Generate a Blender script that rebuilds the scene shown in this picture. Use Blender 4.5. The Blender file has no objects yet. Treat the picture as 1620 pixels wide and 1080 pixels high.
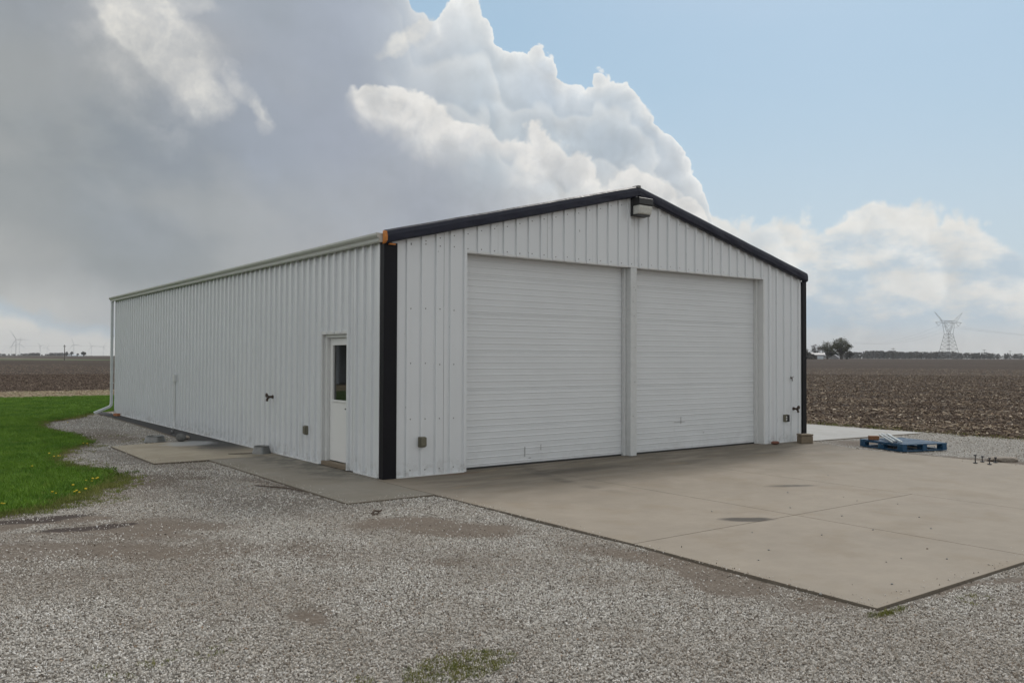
import bpy, math, random
import numpy as np
from mathutils import Vector, Matrix
random.seed(7); RNG = np.random.default_rng(11)
R = math.radians
sc = bpy.context.scene

# ------------------------------------------------------------------ camera
CAM = Vector((-5.76748, -10.72603, 1.72208))
FW = Vector((0.598167, 0.801163, 0.0182865)).normalized()
RT = Vector((0.801254, -0.598314, 0.003479)); RT = (RT - FW * RT.dot(FW)).normalized()
UP = RT.cross(FW)
cd = bpy.data.cameras.new("camera"); cam = bpy.data.objects.new("camera", cd)
sc.collection.objects.link(cam); sc.camera = cam
cam.matrix_world = Matrix(((RT.x, UP.x, -FW.x, CAM.x), (RT.y, UP.y, -FW.y, CAM.y), (RT.z, UP.z, -FW.z, CAM.z), (0, 0, 0, 1)))
cd.sensor_width = 36; cd.lens = 30.084; cd.clip_start = 0.05; cd.clip_end = 40000
sc.render.resolution_x, sc.render.resolution_y = 1024, 682
FPX = 1353.8
def ray(px, py):                       # direction seen at a pixel of the 1620 px photograph
    return (FW * FPX + RT * (px - 810) + UP * (540 - py)).normalized()
def azel(px, py):
    d = ray(px, py); return math.degrees(math.atan2(d.x, d.y)), math.degrees(math.asin(d.z))
def at(px, dist, z=None):              # a ground point at a bearing and distance
    a = math.atan2(ray(px, 563).x, ray(px, 563).y)
    x = CAM.x + dist * math.sin(a); y = CAM.y + dist * math.cos(a)
    return Vector((x, y, hz(x) if z is None else z))
def hz(x):                             # the land rises a little to the east
    t = min(max((x - 60) / 340, 0), 1); return -0.1 + 1.3 * t * t * (3 - 2 * t)

# ------------------------------------------------------------------ node helper
class NT:
    def __init__(s, tree): s.t = tree; s.n = tree.nodes; s.l = tree.links
    def node(s, typ, ins=None, **kw):
        n = s.n.new(typ)
        for k, v in kw.items(): setattr(n, k, v)
        for k, v in (ins or {}).items(): s.put(n.inputs[k], v)
        return n
    def put(s, sock, v):
        if isinstance(v, X): s.l.new(v.o, sock)
        elif isinstance(v, bpy.types.NodeSocket): s.l.new(v, sock)
        else:
            if sock.type == 'RGBA' and not isinstance(v, (int, float)) and len(v) == 3: v = (*v, 1)
            sock.default_value = v
    def m(s, op, a, b=0.0, c=0.0, clamp=False):
        n = s.n.new('ShaderNodeMath'); n.operation = op; n.use_clamp = clamp
        for i, v in enumerate((a, b, c)): s.put(n.inputs[i], v)
        return X(s, n.outputs[0])
    def noise(s, vec, scale, detail=3, rough=.5, raw=False, dist=0.0, col=False):
        n = s.node('ShaderNodeTexNoise', {'Vector': vec, 'Scale': scale, 'Detail': detail, 'Roughness': rough, 'Distortion': dist}, normalize=not raw)
        return X(s, n.outputs[1 if col else 0])
    def vor(s, vec, scale, feature='F1', out='Distance', rnd=1.0):
        n = s.node('ShaderNodeTexVoronoi', {'Vector': vec, 'Scale': scale, 'Randomness': rnd}, feature=feature)
        return X(s, n.outputs[out])
    def sm(s, v, a, b):
        n = s.node('ShaderNodeMapRange', {'Value': v, 'From Min': a, 'From Max': b}, interpolation_type='SMOOTHSTEP'); return X(s, n.outputs[0])
    def lin(s, v, a, b, c=0, d=1):
        n = s.node('ShaderNodeMapRange', {'Value': v, 'From Min': a, 'From Max': b, 'To Min': c, 'To Max': d}); return X(s, n.outputs[0])
    def mix(s, f, a, b, mode='MIX'):
        n = s.node('ShaderNodeMix', data_type='RGBA', blend_type=mode)
        s.put(n.inputs[0], f); s.put(n.inputs[6], a); s.put(n.inputs[7], b); return X(s, n.outputs[2])
    def xyz(s, v):
        n = s.node('ShaderNodeSeparateXYZ', {0: v}); return [X(s, o) for o in n.outputs]
    def vec(s, x, y, z):
        n = s.node('ShaderNodeCombineXYZ', {0: x, 1: y, 2: z}); return X(s, n.outputs[0])
    def scl(s, v, k):
        n = s.node('ShaderNodeVectorMath', {0: v, 1: k if not isinstance(k, (int, float)) else (k, k, k)}, operation='MULTIPLY'); return X(s, n.outputs[0])
    def vadd(s, v, k):
        n = s.node('ShaderNodeVectorMath', {0: v, 1: k}, operation='ADD'); return X(s, n.outputs[0])
    def cmul(s, c, f):
        n = s.node('ShaderNodeVectorMath', {0: c, 'Scale': f}, operation='SCALE'); return X(s, n.outputs[0])
    def curve(s, v, pts):              # pts in 0..1, smooth
        n = s.node('ShaderNodeFloatCurve', {'Value': v}); c = n.mapping.curves[0]
        pts = sorted(pts)
        c.points[0].location = pts[0]; c.points[1].location = pts[-1]
        for p in pts[1:-1]: c.points.new(*p)
        n.mapping.use_clip = False; n.mapping.update(); return X(s, n.outputs[0])
    def ramp(s, v, stops, interp='LINEAR'):
        n = s.node('ShaderNodeValToRGB', {0: v}); cr = n.color_ramp; cr.interpolation = interp
        while len(cr.elements) > 1: cr.elements.remove(cr.elements[-1])
        cr.elements[0].position = stops[0][0]; cr.elements[0].color = (*stops[0][1], 1)
        for p, c in stops[1:]:
            e = cr.elements.new(p); e.color = (*c, 1)
        return X(s, n.outputs[0])
class X:
    def __init__(s, nt, o): s.nt = nt; s.o = o
    def __add__(a, b): return a.nt.m('ADD', a, b)
    __radd__ = __add__
    def __sub__(a, b): return a.nt.m('SUBTRACT', a, b)
    def __rsub__(a, b): return a.nt.m('SUBTRACT', b, a)
    def __mul__(a, b): return a.nt.m('MULTIPLY', a, b)
    __rmul__ = __mul__
    def __truediv__(a, b): return a.nt.m('DIVIDE', a, b)
    def abs(a): return a.nt.m('ABSOLUTE', a)
    def max(a, b): return a.nt.m('MAXIMUM', a, b)
    def min(a, b): return a.nt.m('MINIMUM', a, b)
    def sat(a): return a.nt.m('ADD', a, 0.0, clamp=True)
def lin1(c): c /= 255; return c / 12.92 if c <= .04045 else ((c + .055) / 1.055) ** 2.4
def srgb(r, g, b): return (lin1(r), lin1(g), lin1(b))

# ------------------------------------------------------------------ world: sky and clouds, laid out by compass bearing and elevation
SUN_EL, SUN_AZ = 48, 62
WS = 0.1
w = bpy.data.worlds.new("World"); sc.world = w; w.use_nodes = True
N = NT(w.node_tree); N.n.clear()
dirv = X(N, N.node('ShaderNodeTexCoord').outputs['Generated'])
sky = N.node('ShaderNodeTexSky', sky_type='NISHITA', sun_disc=False)
sky.sun_elevation = R(SUN_EL); sky.sun_rotation = R(SUN_AZ); sky.altitude = 200; sky.air_density = 1.0; sky.dust_density = 1.6; sky.ozone_density = 1.2
dx, dy, dz = N.xyz(dirv)
az = N.m('ARCTAN2', dx, dy) * 57.29578; el = N.m('ARCSINE', dz) * 57.29578
wob = N.noise(dirv, 5.0, 5, .55, col=True); wx, wy, wz = N.xyz(wob)
wob2 = N.noise(dirv, 22.0, 4, .6, col=True); w2x, w2y, w2z = N.xyz(wob2)
azw = az + (wx - .5) * 7.0 + (w2x - .5) * 2.0; elw = el + (wy - .5) * 5.0 + (w2y - .5) * 1.6
def billow(v, octs=((13, .5), (27, .27), (55, .14), (112, .065), (230, .03))):
    t = None
    for sc_, a in octs:
        q = N.noise(v, float(sc_), 0, raw=True).abs() * a
        t = q if t is None else t + q
    return t
sun_side = RT * 0.55 + UP * 0.83
B0 = billow(dirv); LO = ((11, .5), (23, .25), (48, .11), (100, .045))
dvw = N.vadd(dirv, N.scl(N.vadd(wob2, (-.5, -.5, -.5)), .035))
relief = billow(dvw, LO) - billow(N.vadd(dvw, tuple(sun_side * 0.013)), LO)
Aof = lambda px, py: (azel(px, py)[0] + 30) / 120
ta = (az + 30) / 120
taw = (azw + 30) / 120
azn = (az + (w2x - .5) * 1.5 + 30) / 120
def ecurve(pts, t=azn):                # pixel outline -> elevation as a function of bearing
    pp = sorted((Aof(x, y), (azel(x, y)[1] + 10) / 60) for x, y in pts)
    return N.curve(t, pp) * 60 - 10
# colour grid of the cloud interiors (rows top to bottom)
cols = [-60, 60, 180, 300, 420, 540, 660, 780, 900, 1020, 1140, 1260, 1380, 1500, 1620]
rows = {
 -260: [(172,178,184)] * 7 + [(196,204,210)] * 3 + [(200,208,214)] * 5,
 20:  [(148,153,158),(152,157,162),(172,175,178),(168,174,182),(158,166,176),(164,172,184),(190,198,206),(200,208,214),(200,208,214),(200,206,212),(200,206,212),(200,206,212),(200,206,212),(205,208,210),(205,208,210)],
 130: [(144,150,154),(144,150,155),(158,162,166),(164,168,174),(158,165,175),(160,168,180),(186,194,202),(196,205,212),(190,200,210),(190,200,208),(196,204,210),(200,206,212),(205,208,210),(205,208,210),(205,208,210)],
 240: [(140,146,149),(138,145,150),(138,146,153),(143,151,160),(152,160,171),(158,165,177),(170,177,187),(180,190,198),(178,190,200),(178,190,201),(190,198,206),(205,206,205),(210,210,208),(210,210,208),(212,212,210)],
 340: [(152,156,157),(150,155,157),(142,149,154),(144,151,157),(154,160,166),(163,168,174),(160,166,176),(178,183,190),(204,205,205),(206,208,208),(196,202,206),(212,212,208),(212,213,210),(216,215,210),(214,214,210)],
 430: [(168,170,168),(160,163,163),(142,148,150),(144,150,153),(156,160,162),(166,168,170),(172,175,180),(190,194,198),(200,202,204),(206,208,208),(205,207,208),(196,204,209),(200,207,211),(205,209,210),(182,196,206)],
 500: [(196,197,193),(190,191,188),(170,174,176),(170,174,176),(175,178,180),(180,182,184),(185,188,190),(190,194,198),(196,200,203),(200,204,206),(200,204,207),(188,199,207),(198,203,206),(206,208,206),(198,203,206)],
 565: [(200,200,196),(196,197,194),(182,192,200),(190,194,196),(190,194,196),(192,195,196),(192,195,196),(194,198,200),(198,201,203),(200,204,206),(200,204,206),(202,205,206),(208,209,206),(208,208,204),(206,207,204)],
}
ramps = []; els = []
for ry in sorted(rows):
    stops = [(Aof(cx, ry), srgb(*c)) for cx, c in zip(cols, rows[ry])]
    ramps.append(N.ramp(taw, stops, 'EASE')); els.append(azel(810, ry)[1])
grid = ramps[0]
for i in range(1, len(ramps)):
    grid = N.mix(N.sm(elw, els[i - 1], els[i]), grid, ramps[i])
big = N.noise(dirv, 8.0, 7, .6)
lav = N.sm(N.noise(dirv, 4.0, 5, .55), .42, .62) * N.sm(az, 34, 26)
grid = N.mix(lav * .13, grid, srgb(168, 178, 196))
grid = N.cmul(grid, 0.92 + big * 0.16 + relief * 0.10)
# blue sky with a pale veil that thickens towards the horizon
veil = N.noise(N.scl(dirv, (1, 1, 3.0)), 3.0, 5, .55)
blue = N.cmul(sky.outputs[0], WS)
vf = N.lin(el, 0, 25, .95, .62) + (veil - .5) * .25
blue = N.mix(vf.sat(), blue, N.mix(N.sm(el, 2, 22), srgb(196, 212, 222), srgb(163, 198, 220)))
# low bank on the right
bank_top = ecurve([(-60, 380), (700, 345), (1120, 325), (1180, 326), (1240, 340), (1290, 338), (1340, 322), (1385, 310), (1440, 312), (1500, 318), (1540, 338), (1580, 362), (1620, 385), (1700, 400), (1900, 380)])
Sb = bank_top - el + (B0 - .28) * 5.5 + (wx - .5) * 2.5
bank = N.mix(N.sm(Sb, 0.0, 2.2), grid, grid)
bank = N.mix(N.m('EXPONENT', Sb.max(0) * -0.28) * .95, grid, srgb(238, 237, 232))
bk = N.sm(N.noise(dvw, 9.0, 6, .58), .40, .60)
bank = N.mix(bk * .6, bank, srgb(236, 235, 230)); bank = N.cmul(bank, 1.0 + relief * .55)
patch = N.sm(N.noise(N.scl(dirv, (1, 1, 2.2)), 9.0, 6, .6), .42, .62)      # thin blue openings low in the bank
bank = N.mix(patch * N.sm(el, .6, 2.5) * N.sm(el, 11, 6) * N.sm(az, 50, 56) * .75, bank, srgb(170, 194, 212))
col = N.mix(N.sm(Sb, -0.15, .75), blue, bank)
# the great cumulus
top = ecurve([(-60, -300), (500, -260), (600, -120), (640, -45), (652, 22), (668, 22), (690, 5), (720, -12), (762, -14), (778, 18), (786, 45), (806, 76), (829, 68), (855, 70), (872, 82), (890, 120), (911, 116), (926, 120), (936, 102), (955, 96), (980, 106), (1006, 128), (1030, 158), (1042, 186), (1060, 192), (1076, 212), (1091, 244), (1106, 266), (1122, 300), (1131, 345), (1137, 430), (1145, 600), (1500, 640)], t=(az + (w2x - .5) * .9 + 30) / 120)
S = top - el + (B0 - .30) * 5.0
azm = N.sm(az, 27, 33)
rim = N.m('EXPONENT', S.max(0) * -.95)
cum = N.mix(rim * azm * .95, grid, srgb(247, 247, 244))
for dep, amp, sh in ((2.6, 6.5, (.31, .17, .05)), (6.0, 6.5, (.9, .4, .2))):
    Bk = billow(N.vadd(dirv, sh), ((10, .5), (21, .22), (45, .08)))
    Sk = top - (el + dep) + (Bk - .27) * amp
    lobe = N.sm(Sk, -.05, .7) * N.m('EXPONENT', Sk.max(0) * -.9)
    cum = N.mix(N.sm(Sk, -1.6, 0.0) * N.sm(Sk, .5, -.1) * azm * .20, cum, srgb(168, 182, 196))
    cum = N.mix(lobe * azm * .50, cum, srgb(238, 238, 235))
cum = N.cmul(cum, 1.0 + relief * N.lin(az, 26, 40, .05, .7))
col = N.mix(N.sm(S, -.05, .20) * (1.0 - N.sm(bank_top - el, -1.0, 3.0) * N.sm(az, azel(1060, 300)[0], azel(1130, 300)[0])), col, cum)
# bright fluffy patch in front of it
pt = ecurve([(300, 330), (500, 220), (545, 160), (556, 146), (600, 134), (640, 124), (680, 148), (720, 172), (760, 178), (800, 200), (850, 200), (900, 218), (940, 248), (960, 272), (985, 246), (1010, 246), (1045, 268), (1075, 290), (1110, 320), (1150, 420), (1300, 520)])
pb = ecurve([(300, 300), (500, 180), (560, 190), (580, 228), (620, 248), (680, 262), (740, 272), (800, 285), (880, 310), (1000, 360), (1120, 420), (1300, 500)])
PT = pt - el + (B0 - .28) * 4.2
P = N.sm(PT, -.05, .45) * N.sm(el - pb + (wy - .5) * 3.5 + (billow(N.vadd(dirv, (.2, .5, .1)), LO) - .25) * 5.0, -.9, 1.6)
P = P * N.lin(az, azel(540, 190)[0], azel(560, 190)[0]).sat()
fl = N.sm(N.noise(dvw, 14.0, 5, .55), .38, .62)
fluff = N.mix(fl, srgb(196, 199, 202), srgb(232, 230, 226))
fluff = N.cmul(N.mix(N.m('EXPONENT', PT.max(0) * -.8) * .8, fluff, srgb(240, 238, 233)), 1.0 + relief * .7)
col = N.mix(P * .95, col, fluff)
# sunlit wisps in the dark mass at upper left
def blob(px, py, rx, ry, rot, soft=.6):
    a0, e0 = azel(px, py); c, s_ = math.cos(R(rot)), math.sin(R(rot)); k = 24.5
    u = (azw - a0); v = (elw - e0)
    p = (u * c + v * s_) / (rx / k); q = (v * c - u * s_) / (ry / k)
    return (1.0 - (p * p + q * q)).max(0)
wis = blob(225, 20, 120, 62, -55) + blob(285, 95, 120, 62, -42) + blob(150, 20, 140, 90, -30) * .45 + blob(240, 150, 130, 60, -30) * .35 + blob(330, 150, 60, 32, -20) * .7 + blob(385, 145, 60, 17, -50) * .9 + blob(415, 190, 34, 20, -75) * .9 + blob(312, 8, 45, 28, 10) * .8 + blob(205, 15, 50, 40, 0) * .5 + blob(625, 62, 60, 16, 34) * 1.1 + blob(655, 40, 30, 20, 50) * .9
wn = N.noise(dvw, 11.0, 9, .62); wn2 = N.noise(dirv, 34.0, 6, .6)
wf = wis.min(1.1) * 1.05 + (wn - .5) * 3.0 + (wn2 - .5) * .9 - .22
wa = N.lin(wf, 0.0, 1.5).sat() * N.sm(wis, .0, .5)
wtone = (N.sm(N.noise(dvw, 24.0, 5, .6), .36, .64) * .6 + N.sm(wf, .4, 1.6) * .5 + relief * .8).sat()
col = N.mix(wa * .88, col, N.mix(wtone, srgb(196, 198, 199), srgb(238, 235, 227)))
hz2 = N.sm(N.noise(N.scl(dirv, (1, 1, 1.6)), 4.5, 6, .55), .46, .66) * N.sm(az, 32, 24) * N.sm(el, 21, 16)
col = N.mix(hz2 * .30, col, srgb(186, 187, 184))
# low cream band and blue slit below the dark mass on the left
lb = ecurve([(-200, 440), (-60, 448), (0, 460), (40, 474), (90, 492), (130, 498), (180, 505), (260, 520), (400, 545), (1600, 600)])
SL = lb - el + (B0 - .3) * 2.2 + (wy - .5) * 1.0
low = N.mix(N.sm(N.noise(N.scl(dirv, (1, 1, 2)), 13.0, 5, .55), .5, .7) * .5, srgb(222, 220, 213), srgb(184, 190, 196))
low = N.mix(N.sm(SL, 1.3, .3) * .85, low, srgb(158, 184, 203))
col = N.mix(N.sm(SL, -.1, .9), col, low)
# beyond the view: broken bright cloud, the same kind of sky
gen = N.mix(N.sm(N.noise(dirv, 3.2, 7, .58), .34, .50), srgb(176, 200, 216), N.cmul(N.mix(N.sm(big, .35, .7), srgb(210, 211, 210), srgb(236, 235, 232)), 1.0 + relief * .4))
back = (N.sm((az - 36.7).abs(), 36, 66)).max(N.sm(el, 30, 48))
col = N.mix(back, col, gen)
horizon = N.sm(el, 2.2, 0.0) * .15
col = N.mix(horizon, col, srgb(200, 204, 204))
bg = N.node('ShaderNodeBackground', {'Color': N.cmul(col, 1.0 / WS), 'Strength': WS})
N.l.new(bg.outputs[0], N.node('ShaderNodeOutputWorld').inputs[0])
w.cycles.sampling_method = 'MANUAL'; w.cycles.sample_map_resolution = 512

# ------------------------------------------------------------------ sun (veiled by cloud)
sd = bpy.data.lights.new("sun", 'SUN'); sd.energy = 1.35; sd.angle = R(11); sd.color = (1, .95, .88)
so = bpy.data.objects.new("sun", sd); sc.collection.objects.link(so)
sv = Vector((math.sin(R(SUN_AZ)) * math.cos(R(SUN_EL)), math.cos(R(SUN_AZ)) * math.cos(R(SUN_EL)), math.sin(R(SUN_EL))))
so.rotation_euler = (-sv).to_track_quat('-Z', 'Y').to_euler(); so.location = sv * 60
sc.view_settings.view_transform = 'Standard'; sc.view_settings.look = 'None'
sc.view_settings.exposure = 0.0; sc.view_settings.gamma = 1; sc.view_settings.use_curve_mapping = False
sc.cycles.use_denoising = True; sc.cycles.max_bounces = 6; sc.cycles.diffuse_bounces = 3; sc.cycles.volume_bounces = 2

# ------------------------------------------------------------------ materials
MATS = {}
def mat(name, base, rough=.6, metal=0.0, spec=.5, var=.08, scale=6.0, bump=0.0, bscale=40.0, fn=None, trans=0.0):
    if name in MATS: return MATS[name]
    m = bpy.data.materials.new(name); m.use_nodes = True; T = NT(m.node_tree)
    b = T.n['Principled BSDF']
    pos = X(T, T.node('ShaderNodeNewGeometry').outputs['Position'])
    c = base
    if fn: c, rough_, h, hs = fn(T, pos)
    else:
        n = T.noise(pos, scale, 5, .6); c = T.cmul(T.mix(0.0, base, base), 1.0 - var + n * 2 * var); rough_, h, hs = rough, None, 0
        if bump: h = T.noise(pos, bscale, 4, .6); hs = bump
    T.put(b.inputs['Base Color'], c); T.put(b.inputs['Roughness'], rough if rough_ is None else rough_)
    b.inputs['Metallic'].default_value = metal; b.inputs['Specular IOR Level'].default_value = spec
    b.inputs['Transmission Weight'].default_value = trans
    if h is not None:
        bn = T.node('ShaderNodeBump', {'Height': h, 'Distance': hs, 'Strength': 1.0}); T.l.new(bn.outputs[0], b.inputs['Normal'])
    MATS[name] = m; return m

def f_siding(T, p):
    x, y, z = T.xyz(p)
    st = T.noise(T.scl(p, (9, 9, .5)), 1.0, 5, .6); bl = T.noise(p, 1.3, 5, .6)
    fine = T.noise(p, 60, 3, .6)
    c = T.mix(0.0, (.71, .73, .75), (.71, .73, .75))
    c = T.cmul(c, .94 + st * .02 + bl * .06 + fine * .03)
    dirt = T.sm(z, .34, .0) * T.sm(T.noise(p, 9, 6, .7), .44, .66)
    c = T.mix(dirt * .40, c, (.30, .28, .25))
    chip = T.sm(T.noise(T.scl(p, (26, 26, 9)), 1.0, 2, .5), .745, .765)
    c = T.mix(chip * T.sm(x, .1, .3) * .6, c, (.16, .16, .16))
    runs = T.sm(T.noise(T.scl(p, (38, 38, 1.2)), 1.0, 3, .6), .60, .74) * .05
    h = T.noise(T.scl(p, (1.6, 1.6, .7)), 1.0, 3, .5) + fine * .02
    return c, .17 + bl * .14, h, .006
def f_door(T, p):
    x, y, z = T.xyz(p)
    bl = T.noise(p, .9, 5, .6); sm = T.noise(T.scl(p, (1.2, 1, 6)), 1.0, 5, .6)
    c = T.cmul(T.mix(0.0, (.695, .712, .728), (.695, .712, .728)), .90 + bl * .10 + sm * .08)
    sc1 = T.sm(T.noise(T.scl(p, (14, 1, 3)), 1.0, 5, .7), .66, .76) * T.sm(z, 1.0, .1)
    c = T.mix(sc1 * .5, c, (.25, .25, .25))
    grime = T.sm(z, .5, 0) * T.sm(T.noise(p, 3, 6, .65), .4, .7)
    c = T.mix(grime * .22, c, (.3, .29, .27))
    h = T.noise(T.scl(p, (1.5, 1, 3.5)), 1.0, 3, .5)
    return c, .42 + bl * .12, h, .012
M_SIDE = mat('painted_siding', None, fn=f_siding, spec=.65)
M_DOOR = mat('painted_door', None, fn=f_door, spec=.35)
M_TRIMW = mat('white_trim', (.66, .665, .66), .4, var=.07, scale=9, bump=.002, bscale=20)
M_POST = mat('white_post', (.60, .61, .61), .5, var=.14, scale=14, bump=.004, bscale=30)
M_NAVY = mat('navy_trim', (.014, .016, .031), .42, spec=.3, var=.25, scale=3, bump=.02, bscale=3)
M_BLACK = mat('black_trim', (.006, .006, .009), .45, spec=.2, var=.25, scale=3, bump=.006, bscale=4)
M_ORANGE = mat('orange_paint', (.62, .22, .04), .5, var=.35, scale=40, bump=.01, bscale=40)
M_GUT = mat('gutter_metal', (.50, .51, .48), .35, var=.1, scale=4)
M_DSP = mat('downspout_metal', (.62, .65, .66), .35, var=.08)
M_ROOF = mat('roof_metal', (.16, .155, .15), .5, metal=.3, var=.2)
M_RUST = mat('rusty_brass', (.055, .036, .026), .6, metal=.3, var=.3, scale=60)
M_DARK = mat('dark_plastic', (.02, .02, .022), .45, var=.1)
M_BOXM = mat('weathered_box', (.16, .15, .11), .55, metal=.4, var=.35, scale=50)
M_LENS = mat('prismatic_lens', (.62, .62, .58), .25, var=.25, scale=25, bump=.01, bscale=120)
M_YEL = mat('aged_lens', (.28, .22, .08), .3, var=.3, scale=30)
M_GLASS = mat('door_glass', (.012, .014, .014), .03, var=.02, spec=.9)
M_SCREW = mat('screw_head', (.22, .22, .215), .5, metal=.6)
M_WOOD = mat('weathered_wood', (.19, .15, .105), .8, var=.3, scale=25, bump=.006, bscale=60)
M_GASK = mat('rubber_gasket', (.03, .03, .03), .7)
M_STEEL = mat('dull_steel', (.17, .17, .165), .33, metal=1.0, var=.3, scale=22)
M_BRICK = mat('orange_brick', (.36, .15, .07), .85, var=.25, scale=40, bump=.01)
M_ROCK = mat('grey_rock', (.26, .26, .25), .9, var=.3, scale=20, bump=.02, bscale=30)
M_GROCK = mat('dark_grey_rock', (.13, .13, .125), .9, var=.35, scale=20, bump=.02, bscale=30)
M_REDR = mat('red_rock', (.17, .07, .05), .85, var=.3, scale=20, bump=.02, bscale=30)
M_TANR = mat('tan_rock', (.30, .26, .22), .9, var=.3, scale=20, bump=.02, bscale=30)
def f_pallet(T, p):
    n = T.noise(p, 9, 6, .65)
    c = T.mix(T.sm(n, .52, .74), (.004, .055, .125), (.06, .15, .22))
    c = T.mix(T.sm(T.noise(p, 16, 5, .7), .60, .72), c, (.25, .22, .18))
    return c, .6, n, .01
M_PAL = mat('blue_paint', None, fn=f_pallet)
M_RUSTW = mat('rust_block', (.22, .10, .045), .85, var=.4, scale=40, bump=.01)
M_SILV = mat('silver_metal', (.62, .64, .63), .45, metal=.2, var=.15)
M_BOLT = mat('bolt_iron', (.06, .06, .065), .5, metal=.5)
M_STICK = mat('dead_stick', (.09, .065, .05), .9)
M_CABLE = mat('grey_cable', (.10, .10, .10), .6)
M_POLE = mat('creosote_pole', (.07, .06, .055), .9)
M_PYL = mat('galvanised_steel', (.22, .23, .24), .6, metal=.2)
M_WIRE = mat('wire', (.16, .17, .18), .6)
M_TURB = mat('turbine_white', (.42, .43, .44), .5)
M_BARK = mat('bark', (.06, .052, .045), .9)
M_SHEDW = mat('shed_wall', (.10, .095, .10), .8)
M_SHEDR = mat('shed_roof', (.34, .33, .34), .5)
M_WHITE = mat('farm_white', (.62, .66, .70), .6)
M_STRAW = None

# concrete: stains keep their own shape on the slab
def ell(T, x, y, cx, cy, rx, ry, rot=0):
    c, s = math.cos(R(rot)), math.sin(R(rot)); u = x - cx; v = y - cy
    p = (u * c + v * s) / rx; q = (v * c - u * s) / ry
    return (1.0 - (p * p + q * q)).max(0)
def f_conc(base, wet=False):
    def f(T, p):
        x, y, z = T.xyz(p)
        n1 = T.noise(p, .55, 6, .62); n2 = T.noise(p, 3.2, 6, .65); n3 = T.noise(p, 160, 2, .5); n4 = T.noise(T.scl(p, (1.0, 4.0, 1)), .8, 5, .6)
        c = T.cmul(T.mix(0.0, base, base), .64 + n1 * .34 + n2 * .36)
        c = T.mix(T.sm(T.noise(p, 1.4, 6, .6), .48, .66) * .35, c, (base[0] * .78, base[1] * .72, base[2] * .62)); c = T.cmul(c, .84 + n3 * .32)
        c = T.cmul(c, .95 + T.noise(T.scl(p, (2.2, 60, 1)), 1.0, 3, .6) * .10)
        if wet != 'none':
            xo = x + (n2 - .5) * .9; yo = y + (n1 - .5) * 1.6 + (n2 - .5) * .6
            # damp, algae-dark run-off along the door sill
            run = T.sm(yo, -2.9, -.3) * T.sm(xo, -.6, .9) * T.sm(y, .3, .1)
            c = T.mix(run * (.40 + T.sm(n4, .35, .65) * .6) * .85, c, (.080, .070, .055))
            mid = T.sm(yo, -4.6, -2.0) * T.sm(T.noise(p, .9, 6, .65), .38, .62); c = T.mix(mid * .30, c, (.17, .145, .11))
            ty = T.sm((x - 1.9 - (y + 2.5) * (y + 2.5) * .09 + (n2 - .5) * .2).abs(), .16, .05) * T.sm(y, -3.4, -1.6) * T.sm(n4, .35, .6); c = T.mix(ty * .45, c, (.07, .062, .055))
            tan = T.sm(n4, .52, .72) * T.sm(yo, -2.6, -1.2) * T.sm(y, .2, 0)
            c = T.mix(tan * .5, c, (.30, .235, .16))
            # dark wet strip along the long wall
            strip = T.sm(xo, -1.25, -.5) * T.sm(y, 4.0, 6.0)
            c = T.mix(strip * .95, c, (.034, .034, .036))
            st2 = T.sm(xo, -1.0, -.2) * T.sm(y, -.4, 1.0) * T.sm(y, 5.2, 3.2)
            c = T.mix(st2 * T.sm(n2, .34, .58) * .8, c, (.10, .095, .08))
            # pale dusting on the pad's far corner
            c = T.mix((ell(T, xo, y, -.75, 6.6, .6, .6) * 1.4).sat() * .6, c, (.42, .43, .44))
            oil = ell(T, x + (n2 - .5) * .25, y + (n1 - .5) * .3, 1.72, -4.85, .34, .16, -30).sat() + ell(T, x + (n2 - .5) * .3, y, 4.2, -3.7, .4, .12, -30).sat() * .55 + ell(T, x, y + (n2 - .5) * .4, 2.9, -.8, 1.4, .3, 0).sat() * .4
            c = T.mix((oil * 1.6).sat() * .8, c, (.03, .027, .025))
            rust = ell(T, x + (n2 - .5) * .3, y, 1.25, -.12, .4, .10, 0).sat()
            c = T.mix(rust * .5, c, (.14, .07, .035))
        crack = T.sm(T.vor(T.vadd(T.scl(p, (.33, .33, .33)), T.scl(T.noise(p, 1.5, 4, .6, col=True), .25)), 1.0, 'DISTANCE_TO_EDGE'), .004, .0015)
        c = T.mix(crack * T.sm(n1, .55, .62) * .12, c, (.10, .09, .08))
        spk = T.sm(T.vor(p, 26.0), .10, .06)
        c = T.mix(spk * .35, c, (.12, .11, .10))
        return c, .80, n3 * .3 + n2 * .6, .004
    return f
M_CONC = mat('worn_concrete', None, fn=f_conc((.312, .268, .218)), spec=.3)
M_PAD = mat('tan_pad_concrete', None, fn=f_conc((.40, .345, .265)), spec=.3)
M_WALKC = mat('grey_walk_concrete', None, fn=f_conc((.275, .248, .208)), spec=.3)
M_CONC2 = mat('newer_concrete', None, fn=f_conc((.42, .41, .395), 'none'), spec=.3)
M_CEDGE = mat('slab_edge', (.16, .135, .105), .95, var=.3, scale=12, bump=.01)

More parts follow.
